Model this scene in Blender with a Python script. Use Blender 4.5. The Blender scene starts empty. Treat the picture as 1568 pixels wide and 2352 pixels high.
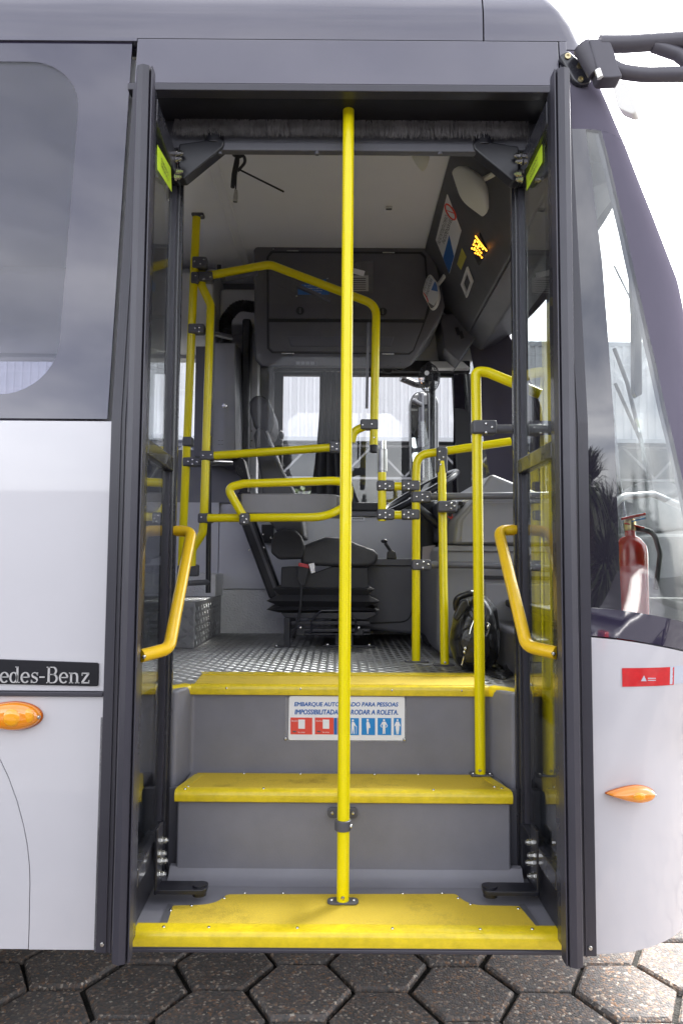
import bpy, math, random
from mathutils import Vector, Matrix
import numpy as np

random.seed(7)
rng = np.random.default_rng(7)
sc = bpy.context.scene
col = sc.collection
V = Vector

# ------------------------------------------------------------------ camera
F, THETA, ROLL = 1650.0, math.atan(114 / 1650.0), 0.0073      # focal length in 1568-wide picture units
CAM = V((0, -1.85, 1.38))
_f = V((0, math.cos(THETA), math.sin(THETA)))
_r0, _u0 = V((1, 0, 0)), V((0, -math.sin(THETA), math.cos(THETA)))
_r = _r0 * math.cos(ROLL) + _u0 * math.sin(ROLL)
_u = -_r0 * math.sin(ROLL) + _u0 * math.cos(ROLL)
cd = bpy.data.cameras.new('camera'); cam = bpy.data.objects.new('camera', cd); col.objects.link(cam)
cd.sensor_fit = 'HORIZONTAL'; cd.sensor_width = 24.0; cd.lens = 24.0 * F / 1568.0
cd.clip_start = 0.05; cd.clip_end = 3000
m = Matrix((_r, _u, -_f)).transposed().to_4x4(); m.translation = CAM
cam.matrix_world = m
sc.camera = cam

# ------------------------------------------------------------------ sky, sun, exposure (bright overcast day)
SUN_EL, SUN_AZ = math.radians(46), math.radians(40)           # azimuth from +Y towards +X: in front of and behind the bus
w = bpy.data.worlds.new('World'); sc.world = w; w.use_nodes = True
nt = w.node_tree; nt.nodes.clear(); N = nt.nodes.new; L = nt.links.new
sky = N('ShaderNodeTexSky'); sky.sky_type = 'NISHITA'; sky.sun_disc = False
sky.sun_elevation = SUN_EL; sky.sun_rotation = SUN_AZ
sky.air_density = 1.0; sky.dust_density = 3.0; sky.ozone_density = 1.0
hs = N('ShaderNodeHueSaturation'); hs.inputs['Saturation'].default_value = 0.18
L(sky.outputs[0], hs.inputs['Color'])
tc = N('ShaderNodeTexCoord'); mp = N('ShaderNodeMapping'); mp.inputs['Scale'].default_value = (1.6, 1.6, 4.2)
L(tc.outputs['Generated'], mp.inputs['Vector'])
cn = N('ShaderNodeTexNoise'); cn.inputs['Scale'].default_value = 1.7; cn.inputs['Detail'].default_value = 6; cn.inputs['Roughness'].default_value = 0.55
L(mp.outputs[0], cn.inputs['Vector'])
cr = N('ShaderNodeValToRGB'); cr.color_ramp.elements[0].position = 0.36; cr.color_ramp.elements[0].color = (0.62, 0.64, 0.70, 1)
cr.color_ramp.elements[1].position = 0.64; cr.color_ramp.elements[1].color = (1.25, 1.22, 1.20, 1)
L(cn.outputs['Fac'], cr.inputs['Fac'])
mx = N('ShaderNodeMix'); mx.data_type = 'RGBA'; mx.blend_type = 'MULTIPLY'; mx.inputs['Factor'].default_value = 1.0
L(hs.outputs[0], mx.inputs['A']); L(cr.outputs[0], mx.inputs['B'])
bg = N('ShaderNodeBackground'); bg.inputs['Strength'].default_value = 0.15
L(mx.outputs['Result'], bg.inputs['Color'])
wo = N('ShaderNodeOutputWorld'); L(bg.outputs[0], wo.inputs['Surface'])
sd = bpy.data.lights.new('sun', 'SUN'); sd.energy = 1.5; sd.angle = math.radians(22); sd.color = (1.0, 0.96, 0.90)
so = bpy.data.objects.new('sun', sd); col.objects.link(so)
sdir = V((math.sin(SUN_AZ) * math.cos(SUN_EL), math.cos(SUN_AZ) * math.cos(SUN_EL), math.sin(SUN_EL)))
so.rotation_euler = sdir.to_track_quat('Z', 'Y').to_euler()
sc.view_settings.view_transform = 'Standard'; sc.view_settings.look = 'None'
sc.view_settings.exposure = 2.5; sc.view_settings.gamma = 1.0
sc.render.engine = 'CYCLES'
cy = sc.cycles
cy.max_bounces = 10; cy.diffuse_bounces = 5; cy.glossy_bounces = 6; cy.transparent_max_bounces = 24; cy.transmission_bounces = 6
cy.use_denoising = True; cy.sample_clamp_indirect = 6.0; cy.caustics_reflective = False; cy.caustics_refractive = False

# ------------------------------------------------------------------ pixel helpers (1568 x 2352 picture units)
def ray(x, y): return _f + _r * ((x - 784) / F) - _u * ((y - 1176) / F)
def at(x, y, Y=0.0):
    d = ray(x, y); return CAM + d * ((Y - CAM.y) / d.y)
def atz(x, y, z):
    d = ray(x, y); return CAM + d * ((z - CAM.z) / d.z)
def atX(x, y, X):
    d = ray(x, y); return CAM + d * ((X - CAM.x) / d.x)
def atp(x, y, p, n):
    d = ray(x, y); return CAM + d * ((p - CAM).dot(n) / d.dot(n))

# ------------------------------------------------------------------ materials
MATS = {}
def mat(name, color, rough=0.5, metal=0.0, coat=0.0, spec=0.5, bump=None, var=None, emit=None, coat_rough=0.03):
    if name in MATS: return MATS[name]
    m = bpy.data.materials.new(name); m.use_nodes = True
    t = m.node_tree; b = t.nodes['Principled BSDF']
    c = (*color, 1)
    b.inputs['Base Color'].default_value = c
    b.inputs['Roughness'].default_value = rough; b.inputs['Metallic'].default_value = metal
    b.inputs['Coat Weight'].default_value = coat; b.inputs['Coat Roughness'].default_value = coat_rough
    b.inputs['Specular IOR Level'].default_value = spec
    tcn = t.nodes.new('ShaderNodeTexCoord')
    if var:                                                    # (scale, amount): uneven dirt and fading
        n = t.nodes.new('ShaderNodeTexNoise'); n.inputs['Scale'].default_value = var[0]; n.inputs['Detail'].default_value = 8
        n.inputs['Roughness'].default_value = 0.65
        t.links.new(tcn.outputs['Object'], n.inputs['Vector'])
        r = t.nodes.new('ShaderNodeValToRGB')
        lo = 1 - var[1]
        r.color_ramp.elements[0].position = 0.3; r.color_ramp.elements[0].color = (color[0] * lo, color[1] * lo, color[2] * lo, 1)
        r.color_ramp.elements[1].position = 0.7; r.color_ramp.elements[1].color = (min(1, color[0] * (1 + var[1] * .4)), min(1, color[1] * (1 + var[1] * .4)), min(1, color[2] * (1 + var[1] * .4)), 1)
        t.links.new(n.outputs['Fac'], r.inputs['Fac']); t.links.new(r.outputs[0], b.inputs['Base Color'])
        rr = t.nodes.new('ShaderNodeMapRange'); rr.inputs['To Min'].default_value = rough * 1.15; rr.inputs['To Max'].default_value = rough * 0.8
        t.links.new(n.outputs['Fac'], rr.inputs['Value']); t.links.new(rr.outputs[0], b.inputs['Roughness'])
    if bump:                                                   # (scale, strength, distance)
        n2 = t.nodes.new('ShaderNodeTexNoise'); n2.inputs['Scale'].default_value = bump[0]; n2.inputs['Detail'].default_value = 3
        t.links.new(tcn.outputs['Object'], n2.inputs['Vector'])
        bp = t.nodes.new('ShaderNodeBump'); bp.inputs['Strength'].default_value = bump[1]; bp.inputs['Distance'].default_value = bump[2]
        t.links.new(n2.outputs['Fac'], bp.inputs['Height']); t.links.new(bp.outputs[0], b.inputs['Normal'])
    if emit:
        b.inputs['Emission Color'].default_value = (*emit[0], 1); b.inputs['Emission Strength'].default_value = emit[1]
    MATS[name] = m
    return m

def glass(name, tint, refl=1.0, dust=0.0):
    if name in MATS: return MATS[name]
    m = bpy.data.materials.new(name); m.use_nodes = True
    t = m.node_tree; t.nodes.clear(); N = t.nodes.new; L = t.links.new
    lw = N('ShaderNodeLayerWeight'); lw.inputs['Blend'].default_value = 0.5
    p = N('ShaderNodeMath'); p.operation = 'POWER'; L(lw.outputs['Facing'], p.inputs[0]); p.inputs[1].default_value = 5.0
    a = N('ShaderNodeMath'); a.operation = 'MULTIPLY_ADD'; L(p.outputs[0], a.inputs[0]); a.inputs[1].default_value = 0.95 * refl; a.inputs[2].default_value = 0.042 * refl
    tr = N('ShaderNodeBsdfTransparent'); tr.inputs['Color'].default_value = (*tint, 1)
    gl = N('ShaderNodeBsdfGlossy'); gl.inputs['Roughness'].default_value = 0.0; gl.inputs['Color'].default_value = (1, 1, 1, 1)
    s = N('ShaderNodeMixShader'); L(a.outputs[0], s.inputs['Fac'])
    if dust:
        df = N('ShaderNodeBsdfDiffuse'); df.inputs['Color'].default_value = (0.5, 0.5, 0.52, 1)
        s0 = N('ShaderNodeMixShader'); s0.inputs['Fac'].default_value = dust
        L(tr.outputs[0], s0.inputs[1]); L(df.outputs[0], s0.inputs[2]); L(s0.outputs[0], s.inputs[1])
    else:
        L(tr.outputs[0], s.inputs[1])
    L(gl.outputs[0], s.inputs[2])
    o = N('ShaderNodeOutputMaterial'); L(s.outputs[0], o.inputs['Surface'])
    MATS[name] = m
    return m

WHITE = mat('white_paint', (0.545, 0.535, 0.565), 0.32, coat=1.0, var=(1.6, 0.05), bump=(2.2, 0.03, 0.05))
GREYP = mat('grey_violet_paint', (0.080, 0.075, 0.106), 0.30, coat=1.0, var=(2.5, 0.12), bump=(2.0, 0.03, 0.05))
FRIT = mat('grey_printed_glass', (0.032, 0.027, 0.052), 0.03, spec=0.5)
FRIT2 = mat('violet_printed_glass', (0.022, 0.020, 0.030), 0.02, spec=0.5)
for m_ in (FRIT, FRIT2): m_.node_tree.nodes['Principled BSDF'].inputs['IOR'].default_value = 2.0; m_.node_tree.nodes['Principled BSDF'].inputs['Specular IOR Level'].default_value = 0.5
RUBBER = mat('dark_rubber', (0.042, 0.040, 0.053), 0.33, var=(6, 0.15))
FRAME = mat('dark_frame_paint', (0.024, 0.024, 0.031), 0.28, coat=0.4, var=(5, 0.10))
BLACK = mat('black_steel', (0.016, 0.016, 0.022), 0.32, var=(20, 0.3))
BLACKM = mat('black_matt', (0.024, 0.024, 0.028), 0.6, bump=(160, 0.15, 0.004))
YEL = mat('yellow_tube_paint', (0.82, 0.69, 0.001), 0.30, coat=0.3, spec=0.3, var=(22, 0.04))
YELO = mat('orange_yellow_coating', (0.74, 0.46, 0.008), 0.35, coat=0.3, var=(18, 0.12))
GPIPE = mat('grey_tube_paint', (0.115, 0.115, 0.13), 0.28, coat=0.5)
CLAMP = mat('grey_clamp_plastic', (0.085, 0.085, 0.098), 0.45, bump=(220, 0.12, 0.003))
STEEL = mat('zinc_steel', (0.62, 0.61, 0.58), 0.25, metal=1.0, var=(40, 0.25))
RISER = mat('grey_moulded_plastic', (0.20, 0.198, 0.225), 0.42, var=(3.5, 0.16), bump=(260, 0.10, 0.003))
PANEL = mat('grey_panel_plastic', (0.23, 0.23, 0.25), 0.45, var=(3, 0.10), bump=(300, 0.10, 0.003))
PANELD = mat('dark_grey_plastic', (0.105, 0.105, 0.125), 0.42, var=(4, 0.15), bump=(300, 0.12, 0.003))
CABIN = mat('charcoal_cabinet_plastic', (0.105, 0.104, 0.116), 0.48, var=(5, 0.2), bump=(320, 0.2, 0.003))
CEIL = mat('ceiling_laminate', (0.74, 0.75, 0.80), 0.5, var=(2, 0.05))
PALE = mat('pale_grey_plastic', (0.68, 0.68, 0.68), 0.4, var=(3, 0.08))
CREAM = mat('cream_plastic', (0.70, 0.69, 0.64), 0.38)
FABRIC = mat('charcoal_upholstery', (0.050, 0.050, 0.056), 0.55, bump=(400, 0.3, 0.002), var=(12, 0.25))
PADV = mat('grey_vinyl_pad', (0.17, 0.168, 0.182), 0.36, var=(6, 0.15), bump=(180, 0.1, 0.003))
LEATHER = mat('black_leather', (0.012, 0.012, 0.014), 0.30, var=(30, 0.3), bump=(45, 0.4, 0.01))
PLATE = mat('aluminium_plate', (0.34, 0.34, 0.34), 0.45, metal=0.5, var=(6, 0.30), bump=(90, 0.15, 0.004))
LUG = mat('aluminium_lug', (0.48, 0.48, 0.48), 0.34, metal=1.0, var=(25, 0.2))
SILVERLEATHER = mat('silver_grain_sheet', (0.84, 0.84, 0.84), 0.45, metal=0.0, var=(8, 0.12), bump=(110, 0.8, 0.012))
MIRROR = mat('mirror_silver', (0.85, 0.86, 0.88), 0.02, metal=1.0)
AMBER = mat('amber_lens', (0.85, 0.27, 0.004), 0.10, coat=1.0, spec=0.8)
AMBERL = mat('amber_reflector', (0.88, 0.36, 0.006), 0.18, coat=1.0)
REDT = mat('red_reflective_tape', (0.60, 0.020, 0.025), 0.22, coat=0.6, var=(60, 0.15))
WHT = mat('white_tape', (0.50, 0.54, 0.62), 0.25, coat=0.5)
SIGNW = mat('sign_white', (0.80, 0.80, 0.82), 0.3, coat=0.3)
SIGNB = mat('sign_blue_ink', (0.028, 0.13, 0.42), 0.45)
SIGNB2 = mat('sign_light_blue', (0.015, 0.23, 0.58), 0.4)
SIGNR = mat('sign_red', (0.74, 0.075, 0.05), 0.4)
INK = mat('black_ink', (0.02, 0.02, 0.022), 0.5)
LIME = mat('lime_sticker', (0.52, 0.72, 0.03), 0.4)
REDP = mat('red_enamel', (0.55, 0.022, 0.016), 0.2, coat=0.8)
CLEAR = glass('clear_glass', (0.975, 0.985, 0.98))
DOORGLASS = glass('door_glass', (0.86, 0.88, 0.88))
TINT = glass('tinted_window_glass', (0.60, 0.60, 0.69), 1.7)
TRIM = mat('grey_violet_trim', (0.125, 0.115, 0.150), 0.8, spec=0.0, var=(3, .08))
SIDEP = mat('light_grey_panel', (0.62, 0.62, 0.645), 0.45, var=(3, .06), bump=(300, .1, .003))
WIND = glass('windscreen_glass', (0.90, 0.92, 0.915), 1.7, 0.0)
ACRYL = glass('acrylic_sheet', (0.98, 0.98, 0.985), 0.20)

def tread_material():
    m = bpy.data.materials.new('yellow_grip_tread'); m.use_nodes = True
    t = m.node_tree; b = t.nodes['Principled BSDF']; N = t.nodes.new; L = t.links.new
    c = N('ShaderNodeTexCoord')
    n1 = N('ShaderNodeTexNoise'); n1.inputs['Scale'].default_value = 420; n1.inputs['Detail'].default_value = 4
    n2 = N('ShaderNodeTexNoise'); n2.inputs['Scale'].default_value = 7; n2.inputs['Detail'].default_value = 8; n2.inputs['Roughness'].default_value = 0.7
    for n in (n1, n2): L(c.outputs['Object'], n.inputs['Vector'])
    r = N('ShaderNodeValToRGB'); r.color_ramp.elements[0].position = 0.30; r.color_ramp.elements[0].color = (0.42, 0.30, 0.045, 1)
    r.color_ramp.elements[1].position = 0.62; r.color_ramp.elements[1].color = (0.72, 0.52, 0.028, 1)
    L(n1.outputs['Fac'], r.inputs['Fac'])
    r2 = N('ShaderNodeValToRGB'); r2.color_ramp.elements[0].position = 0.27; r2.color_ramp.elements[0].color = (0.55, 0.53, 0.50, 1)
    r2.color_ramp.elements[1].position = 0.45; r2.color_ramp.elements[1].color = (1, 1, 1, 1)
    L(n2.outputs['Fac'], r2.inputs['Fac'])
    x = N('ShaderNodeMix'); x.data_type = 'RGBA'; x.blend_type = 'MULTIPLY'; x.inputs['Factor'].default_value = 1
    L(r.outputs[0], x.inputs['A']); L(r2.outputs[0], x.inputs['B']); L(x.outputs['Result'], b.inputs['Base Color'])
    b.inputs['Roughness'].default_value = 0.75
    bp = N('ShaderNodeBump'); bp.inputs['Strength'].default_value = 0.4; bp.inputs['Distance'].default_value = 0.003
    L(n1.outputs['Fac'], bp.inputs['Height']); L(bp.outputs[0], b.inputs['Normal'])
    return m
TREAD = tread_material()
NOSE = mat('yellow_nosing', (0.74, 0.56, 0.012), 0.35, coat=0.3, var=(30, 0.22))

def paver_material():
    m = bpy.data.materials.new('exposed_aggregate_concrete'); m.use_nodes = True
    t = m.node_tree; b = t.nodes['Principled BSDF']; N = t.nodes.new; L = t.links.new
    geo = N('ShaderNodeNewGeometry')
    vo = N('ShaderNodeTexVoronoi'); vo.inputs['Scale'].default_value = 125; vo.inputs['Randomness'].default_value = 1
    L(geo.outputs['Position'], vo.inputs['Vector'])
    sep = N('ShaderNodeSeparateColor'); L(vo.outputs['Color'], sep.inputs[0])
    r = N('ShaderNodeValToRGB'); e = r.color_ramp.elements
    e[0].position = 0.0; e[0].color = (0.10, 0.095, 0.09, 1); e[1].position = 1.0; e[1].color = (0.72, 0.66, 0.56, 1)
    for p, c in ((0.45, (0.15, 0.14, 0.135, 1)), (0.66, (0.20, 0.135, 0.10, 1)), (0.80, (0.27, 0.24, 0.21, 1)), (0.91, (0.36, 0.20, 0.11, 1))):
        q = e.new(p); q.color = c
    L(sep.outputs[0], r.inputs['Fac'])
    n = N('ShaderNodeTexNoise'); n.inputs['Scale'].default_value = 9; n.inputs['Detail'].default_value = 8; n.inputs['Roughness'].default_value = 0.7
    L(geo.outputs['Position'], n.inputs['Vector'])
    mask = N('ShaderNodeValToRGB'); mask.color_ramp.elements[0].position = 0.40; mask.color_ramp.elements[1].position = 0.60
    L(n.outputs['Fac'], mask.inputs['Fac'])
    mm = N('ShaderNodeMath'); mm.operation = 'MULTIPLY'; mm.inputs[1].default_value = 0.42; L(mask.outputs[0], mm.inputs[0])
    cem = N('ShaderNodeMix'); cem.data_type = 'RGBA'; L(mm.outputs[0], cem.inputs['Factor']); L(r.outputs[0], cem.inputs['A'])
    cem.inputs['B'].default_value = (0.17, 0.16, 0.15, 1)
    oi = N('ShaderNodeObjectInfo'); mr = N('ShaderNodeMapRange'); mr.inputs['To Min'].default_value = 0.78; mr.inputs['To Max'].default_value = 1.15
    L(oi.outputs['Random'], mr.inputs['Value'])
    mu = N('ShaderNodeVectorMath'); mu.operation = 'SCALE'; L(cem.outputs['Result'], mu.inputs[0]); L(mr.outputs[0], mu.inputs['Scale'])
    L(mu.outputs[0], b.inputs['Base Color'])
    b.inputs['Roughness'].default_value = 0.85
    bp = N('ShaderNodeBump'); bp.inputs['Strength'].default_value = 0.7; bp.inputs['Distance'].default_value = 0.004; bp.invert = True
    L(vo.outputs['Distance'], bp.inputs['Height']); L(bp.outputs[0], b.inputs['Normal'])
    return m
PAVER = paver_material()

# ------------------------------------------------------------------ mesh builder
def fillet(pts, rad, seg=7):
    pts = [V(p) for p in pts]; out = [pts[0]]
    for i in range(1, len(pts) - 1):
        p0, p1, p2 = pts[i - 1], pts[i], pts[i + 1]
        a, b = (p0 - p1), (p2 - p1); la, lb = a.length, b.length
        a.normalize(); b.normalize()
        ang = a.angle(b)
        if ang > 3.10: out.append(p1); continue
        rr = rad[i] if isinstance(rad, (list, tuple)) else rad
        t = min(rr / math.tan(ang / 2), la * .49, lb * .49)
        s, e = p1 + a * t, p1 + b * t
        for k in range(seg + 1):
            u = k / seg
            out.append(s * (1 - u) ** 2 + p1 * (2 * u * (1 - u)) + e * u * u)
    out.append(pts[-1])
    return out

class MB:
    def __init__(s): s.v = []; s.f = []
    def add(s, vs, fs):
        o = len(s.v); s.v += [tuple(p) for p in vs]; s.f += [tuple(i + o for i in f) for f in fs]; return s
    def hexa(s, p):                                            # 0-3 bottom loop, 4-7 top loop
        return s.add(p, [(3, 2, 1, 0), (4, 5, 6, 7), (0, 1, 5, 4), (1, 2, 6, 5), (2, 3, 7, 6), (3, 0, 4, 7)])
    def box(s, x0, x1, y0, y1, z0, z1):
        return s.hexa([(x0, y0, z0), (x1, y0, z0), (x1, y1, z0), (x0, y1, z0), (x0, y0, z1), (x1, y0, z1), (x1, y1, z1), (x0, y1, z1)])
    def beam(s, p0, p1, w, h, up=V((0, 0, 1))):
        p0, p1 = V(p0), V(p1); d = (p1 - p0).normalized(); a = d.cross(up)
        if a.length < 1e-4: a = d.cross(V((0, 1, 0)))
        a.normalize(); b = a.cross(d).normalized(); a *= w / 2; b *= h / 2
        return s.hexa([p0 - a - b, p0 + a - b, p1 + a - b, p1 - a - b, p0 - a + b, p0 + a + b, p1 + a + b, p1 - a + b])
    def prism(s, pts, vec):
        pts = [V(p) for p in pts]; vec = V(vec); n = len(pts)
        fs = [tuple(range(n)), tuple(range(2 * n - 1, n - 1, -1))] + [(i + n, (i + 1) % n + n, (i + 1) % n, i) for i in range(n)]
        return s.add(pts + [p + vec for p in pts], fs)
    def tube(s, path, r, n=14, caps=True):
        path = [V(p) for p in path]; m_ = len(path); vs = []; fs = []
        t0 = (path[1] - path[0]).normalized()
        a = t0.orthogonal().normalized()
        for i in range(m_):
            if i == 0: t = t0
            elif i == m_ - 1: t = (path[-1] - path[-2]).normalized()
            else: t = ((path[i] - path[i - 1]).normalized() + (path[i + 1] - path[i]).normalized()).normalized()
            a = (a - t * a.dot(t)).normalized(); b = t.cross(a)
            rr = r[i] if isinstance(r, (list, tuple)) else r
            for k in range(n):
                q = 2 * math.pi * k / n
                vs.append(path[i] + (a * math.cos(q) + b * math.sin(q)) * rr)
        for i in range(m_ - 1):
            for k in range(n):
                k2 = (k + 1) % n
                fs.append((i * n + k, i * n + k2, (i + 1) * n + k2, (i + 1) * n + k))
        if caps:
            fs.append(tuple(range(n - 1, -1, -1))); fs.append(tuple(range((m_ - 1) * n, m_ * n)))
        return s.add(vs, fs)
    def cyl(s, p0, p1, r, n=16): return s.tube([p0, p1], r, n)
    def lathe(s, base, axis, prof, n=20):                      # prof: (radius, distance along the axis)
        base, axis = V(base), V(axis).normalized()
        return s.tube_var(base, axis, prof, n)
    def tube_var(s, base, axis, prof, n):
        a = axis.orthogonal().normalized(); b = axis.cross(a); vs = []; fs = []
        for r, h in prof:
            for k in range(n):
                q = 2 * math.pi * k / n; vs.append(base + axis * h + (a * math.cos(q) + b * math.sin(q)) * max(r, 1e-4))
        for i in range(len(prof) - 1):
            for k in range(n):
                k2 = (k + 1) % n; fs.append((i * n + k, i * n + k2, (i + 1) * n + k2, (i + 1) * n + k))
        fs.append(tuple(range(n - 1, -1, -1))); fs.append(tuple(range((len(prof) - 1) * n, len(prof) * n)))
        return s.add(vs, fs)
    def grid(s, fn, nu, nv):
        vs = [fn(i / nu, j / nv) for j in range(nv + 1) for i in range(nu + 1)]
        fs = [(j * (nu + 1) + i, j * (nu + 1) + i + 1, (j + 1) * (nu + 1) + i + 1, (j + 1) * (nu + 1) + i) for j in range(nv) for i in range(nu)]
        return s.add(vs, fs)
    def ring(s, inner, outer, vec):                            # plate with a hole; both loops the same length
        n = len(inner); vec = V(vec); I = [V(p) for p in inner]; O = [V(p) for p in outer]
        vs = I + O + [p + vec for p in I] + [p + vec for p in O]; fs = []
        for i in range(n):
            j = (i + 1) % n
            fs += [(i, j, n + j, n + i), (2 * n + j, 2 * n + i, 3 * n + i, 3 * n + j), (j, i, 2 * n + i, 2 * n + j), (n + i, n + j, 3 * n + j, 3 * n + i)]
        return s.add(vs, fs)
    def ellipsoid(s, c, r, nu=16, nv=10, rot=None):
        def fn(u, v):
            a, b = 2 * math.pi * u, math.pi * v
            p = V((r[0] * math.cos(a) * math.sin(b), r[1] * math.sin(a) * math.sin(b), -r[2] * math.cos(b)))
            return V(c) + (rot @ p if rot else p)
        return s.grid(fn, nu, nv)
    def mesh(s, name, smooth=True):
        me = bpy.data.meshes.new(name); me.from_pydata(s.v, [], s.f); me.update()
        if smooth:
            me.polygons.foreach_set('use_smooth', [True] * len(me.polygons)); me.set_sharp_from_angle(angle=math.radians(38))
        return me
    def build(s, name, material, parent=None, bevel=0, smooth=True, recalc=True, seg=2):
        me = s.mesh(name, smooth)
        if recalc:
            import bmesh
            b = bmesh.new(); b.from_mesh(me); bmesh.ops.recalc_face_normals(b, faces=b.faces); b.to_mesh(me); b.free()
        return put(name, me, material, parent, bevel, seg)

def put(name, me, material, parent=None, bevel=0, seg=2):
    if material and not me.materials: me.materials.append(material)
    o = bpy.data.objects.new(name, me); col.objects.link(o)
    if parent is not None: adopt(o, parent)
    if bevel:
        b = o.modifiers.new('bevel', 'BEVEL'); b.width = bevel; b.segments = seg; b.limit_method = 'ANGLE'; b.angle_limit = math.radians(40)
        b.harden_normals = True
    return o

def adopt(o, parent):
    o.parent = parent
    if parent.type == 'EMPTY': o.matrix_parent_inverse = Matrix.Translation(-parent.location)

def thing(name, label, cat, loc=(0, 0, 0), group=None):
    o = bpy.data.objects.new(name, None); col.objects.link(o); o.location = loc; o.empty_display_size = 0.1
    return tag(o, label, cat, group)
def tag(o, label, cat=None, group=None, kind=None):
    if label: o['label'] = label
    if cat: o['category'] = cat
    if group: o['group'] = group
    if kind: o['kind'] = kind
    return o
def lab(o, label): o['label'] = label; return o

def pxpoly(pts, Y): return [at(x, y, Y) for x, y in pts]
def pxprism(pts, Y0, Y1): return MB().prism(pxpoly(pts, Y0), (0, Y1 - Y0, 0))
def roundpoly(pts, rad, seg=5): # rounded closed polygon
    n = len(pts); out = []
    for i in range(n):
        p0, p1, p2 = V(pts[i - 1]), V(pts[i]), V(pts[(i + 1) % n])
        a, b = p0 - p1, p2 - p1; la, lb = a.length, b.length; a.normalize(); b.normalize()
        r = rad[i] if isinstance(rad, (list, tuple)) else rad
        t = min(r, la * .48, lb * .48)
        if t < 1e-5: out.append(p1); continue
        s_, e_ = p1 + a * t, p1 + b * t
        for k in range(seg + 1):
            u = k / seg; out.append(s_ * (1 - u) ** 2 + p1 * (2 * u * (1 - u)) + e_ * u * u)
    return out

# shared small hardware
def disc_mesh(name, prof, axis, n=10): return MB().lathe((0, 0, 0), axis, prof, n).mesh(name)
SCREW = disc_mesh('screw', [(0.0058, -0.002), (0.0058, 0.001), (0.0042, 0.0030), (0.0018, 0.0036)], (0, -1, 0))
SCREWZ = disc_mesh('screw', [(0.0058, -0.002), (0.0058, 0.001), (0.0042, 0.0030), (0.0018, 0.0036)], (0, 0, 1))
SCREWXP = disc_mesh('screw', [(0.0058, -0.002), (0.0058, 0.001), (0.0042, 0.0030), (0.0018, 0.0036)], (1, 0, 0))
BOLT = {s: disc_mesh('bolt', [(0.012, 0), (0.012, 0.004), (0.0085, 0.0042), (0.0085, 0.015), (0.005, 0.0155), (0.005, 0.020)], (s, 0, 0), 8) for s in (1, -1)}
for me in (SCREW, SCREWZ, SCREWXP, *BOLT.values()): me.materials.append(STEEL)
def hw(me, name, p, parent, scale=1.0):
    o = bpy.data.objects.new(name, me); col.objects.link(o); o.location = p; o.scale = (scale,) * 3
    adopt(o, parent); return o

def text(s, name, material, parent, o, ex, ey, width=None, height=None, depth=0.0006, shear=0.0, bold=0.0):
    cu = bpy.data.curves.new(name, 'FONT'); cu.body = s; cu.align_x = 'CENTER'; cu.align_y = 'CENTER'; cu.size = 1.0; cu.extrude = 0.0; cu.shear = shear
    cu.resolution_u = 3
    ob = bpy.data.objects.new(name, cu); col.objects.link(ob)
    bpy.context.view_layer.update()
    me = bpy.data.meshes.new_from_object(ob.evaluated_get(bpy.context.evaluated_depsgraph_get()))
    bpy.data.objects.remove(ob); bpy.data.curves.remove(cu)
    co = np.array([v.co[:] for v in me.vertices])
    mn, mxx = co.min(0), co.max(0); c = (mn + mxx) / 2; sz = mxx - mn
    sy = (height / sz[1]) if height else (width / sz[0]); sx = (width / sz[0]) if width else sy
    ex, ey, o = V(ex).normalized(), V(ey).normalized(), V(o); nn = ex.cross(ey)
    for v in me.vertices:
        p = o + ex * ((v.co.x - c[0]) * sx) + ey * ((v.co.y - c[1]) * sy) + nn * depth
        v.co = p
    if bold:                                                   # thicken the strokes: shifted copies a hair apart in depth
        vs = [v.co.copy() for v in me.vertices]; fs = [tuple(p.vertices) for p in me.polygons]; mb = MB()
        for k, (dx, dy) in enumerate(((0, 0), (1, 0), (-1, 0), (0, .8), (0, -.8))):
            mb.add([v + ex * (dx * bold) + ey * (dy * bold) + nn * (.00005 * k) for v in vs], fs)
        me = mb.mesh(name, False)
    me.name = name; me.materials.clear()
    return put(name, me, material, parent)

# ------------------------------------------------------------------ the ground
def plain(name, fn_nodes): pass
GROUNDM = mat('worn_concrete_ground', (0.17, 0.165, 0.155), 0.9, var=(1.4, 0.35), bump=(60, 0.5, 0.01))
SOIL = mat('dark_joint_soil', (0.035, 0.034, 0.030), 0.95, var=(30, 0.5), bump=(120, 0.8, 0.01))
g = MB().box(-400, 400, -400, 600, -0.6, -0.055).build('ground', GROUNDM); tag(g, 'grey concrete yard around the bus', kind='structure')
bed = MB().box(-3.2, 5.2, -2.6, 3.6, -0.055, -0.022).build('paving_bed', SOIL); tag(bed, 'dark soil between the hexagonal paving blocks', kind='structure')
pav = thing('pavement', 'grey hexagonal concrete block paving under the bus', None, (0, 0, 0)); pav['kind'] = 'structure'
FL = 0.290; PITCH = 0.304; CR = FL / math.sqrt(3)
def paver_mesh(k):
    R_ = CR - rng.uniform(0, 0.003); ch = 0.007 + 0.004 * rng.random()
    pts = [(math.cos(math.radians(60 * i)) * R_ * rng.uniform(.985, 1.005), math.sin(math.radians(60 * i)) * R_ * rng.uniform(.985, 1.005)) for i in range(6)]
    b_ = [(x, y, -0.04) for x, y in pts]; t_ = [(x, y, -ch * .8) for x, y in pts]; c_ = [(x * (1 - ch / R_), y * (1 - ch / R_), 0) for x, y in pts]
    fs = [tuple(range(12, 18))]
    for i in range(6):
        j = (i + 1) % 6; fs += [(i, j, 6 + j, 6 + i), (6 + i, 6 + j, 12 + j, 12 + i)]
    me = bpy.data.meshes.new('paving_block'); me.from_pydata(b_ + t_ + c_, [], fs); me.update(); me.materials.append(PAVER); return me
PM = [paver_mesh(k) for k in range(6)]
c0 = atz(688, 2271, 0)
cx_, cy_ = PITCH * math.sqrt(3) / 2, PITCH
npv = 0
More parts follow.
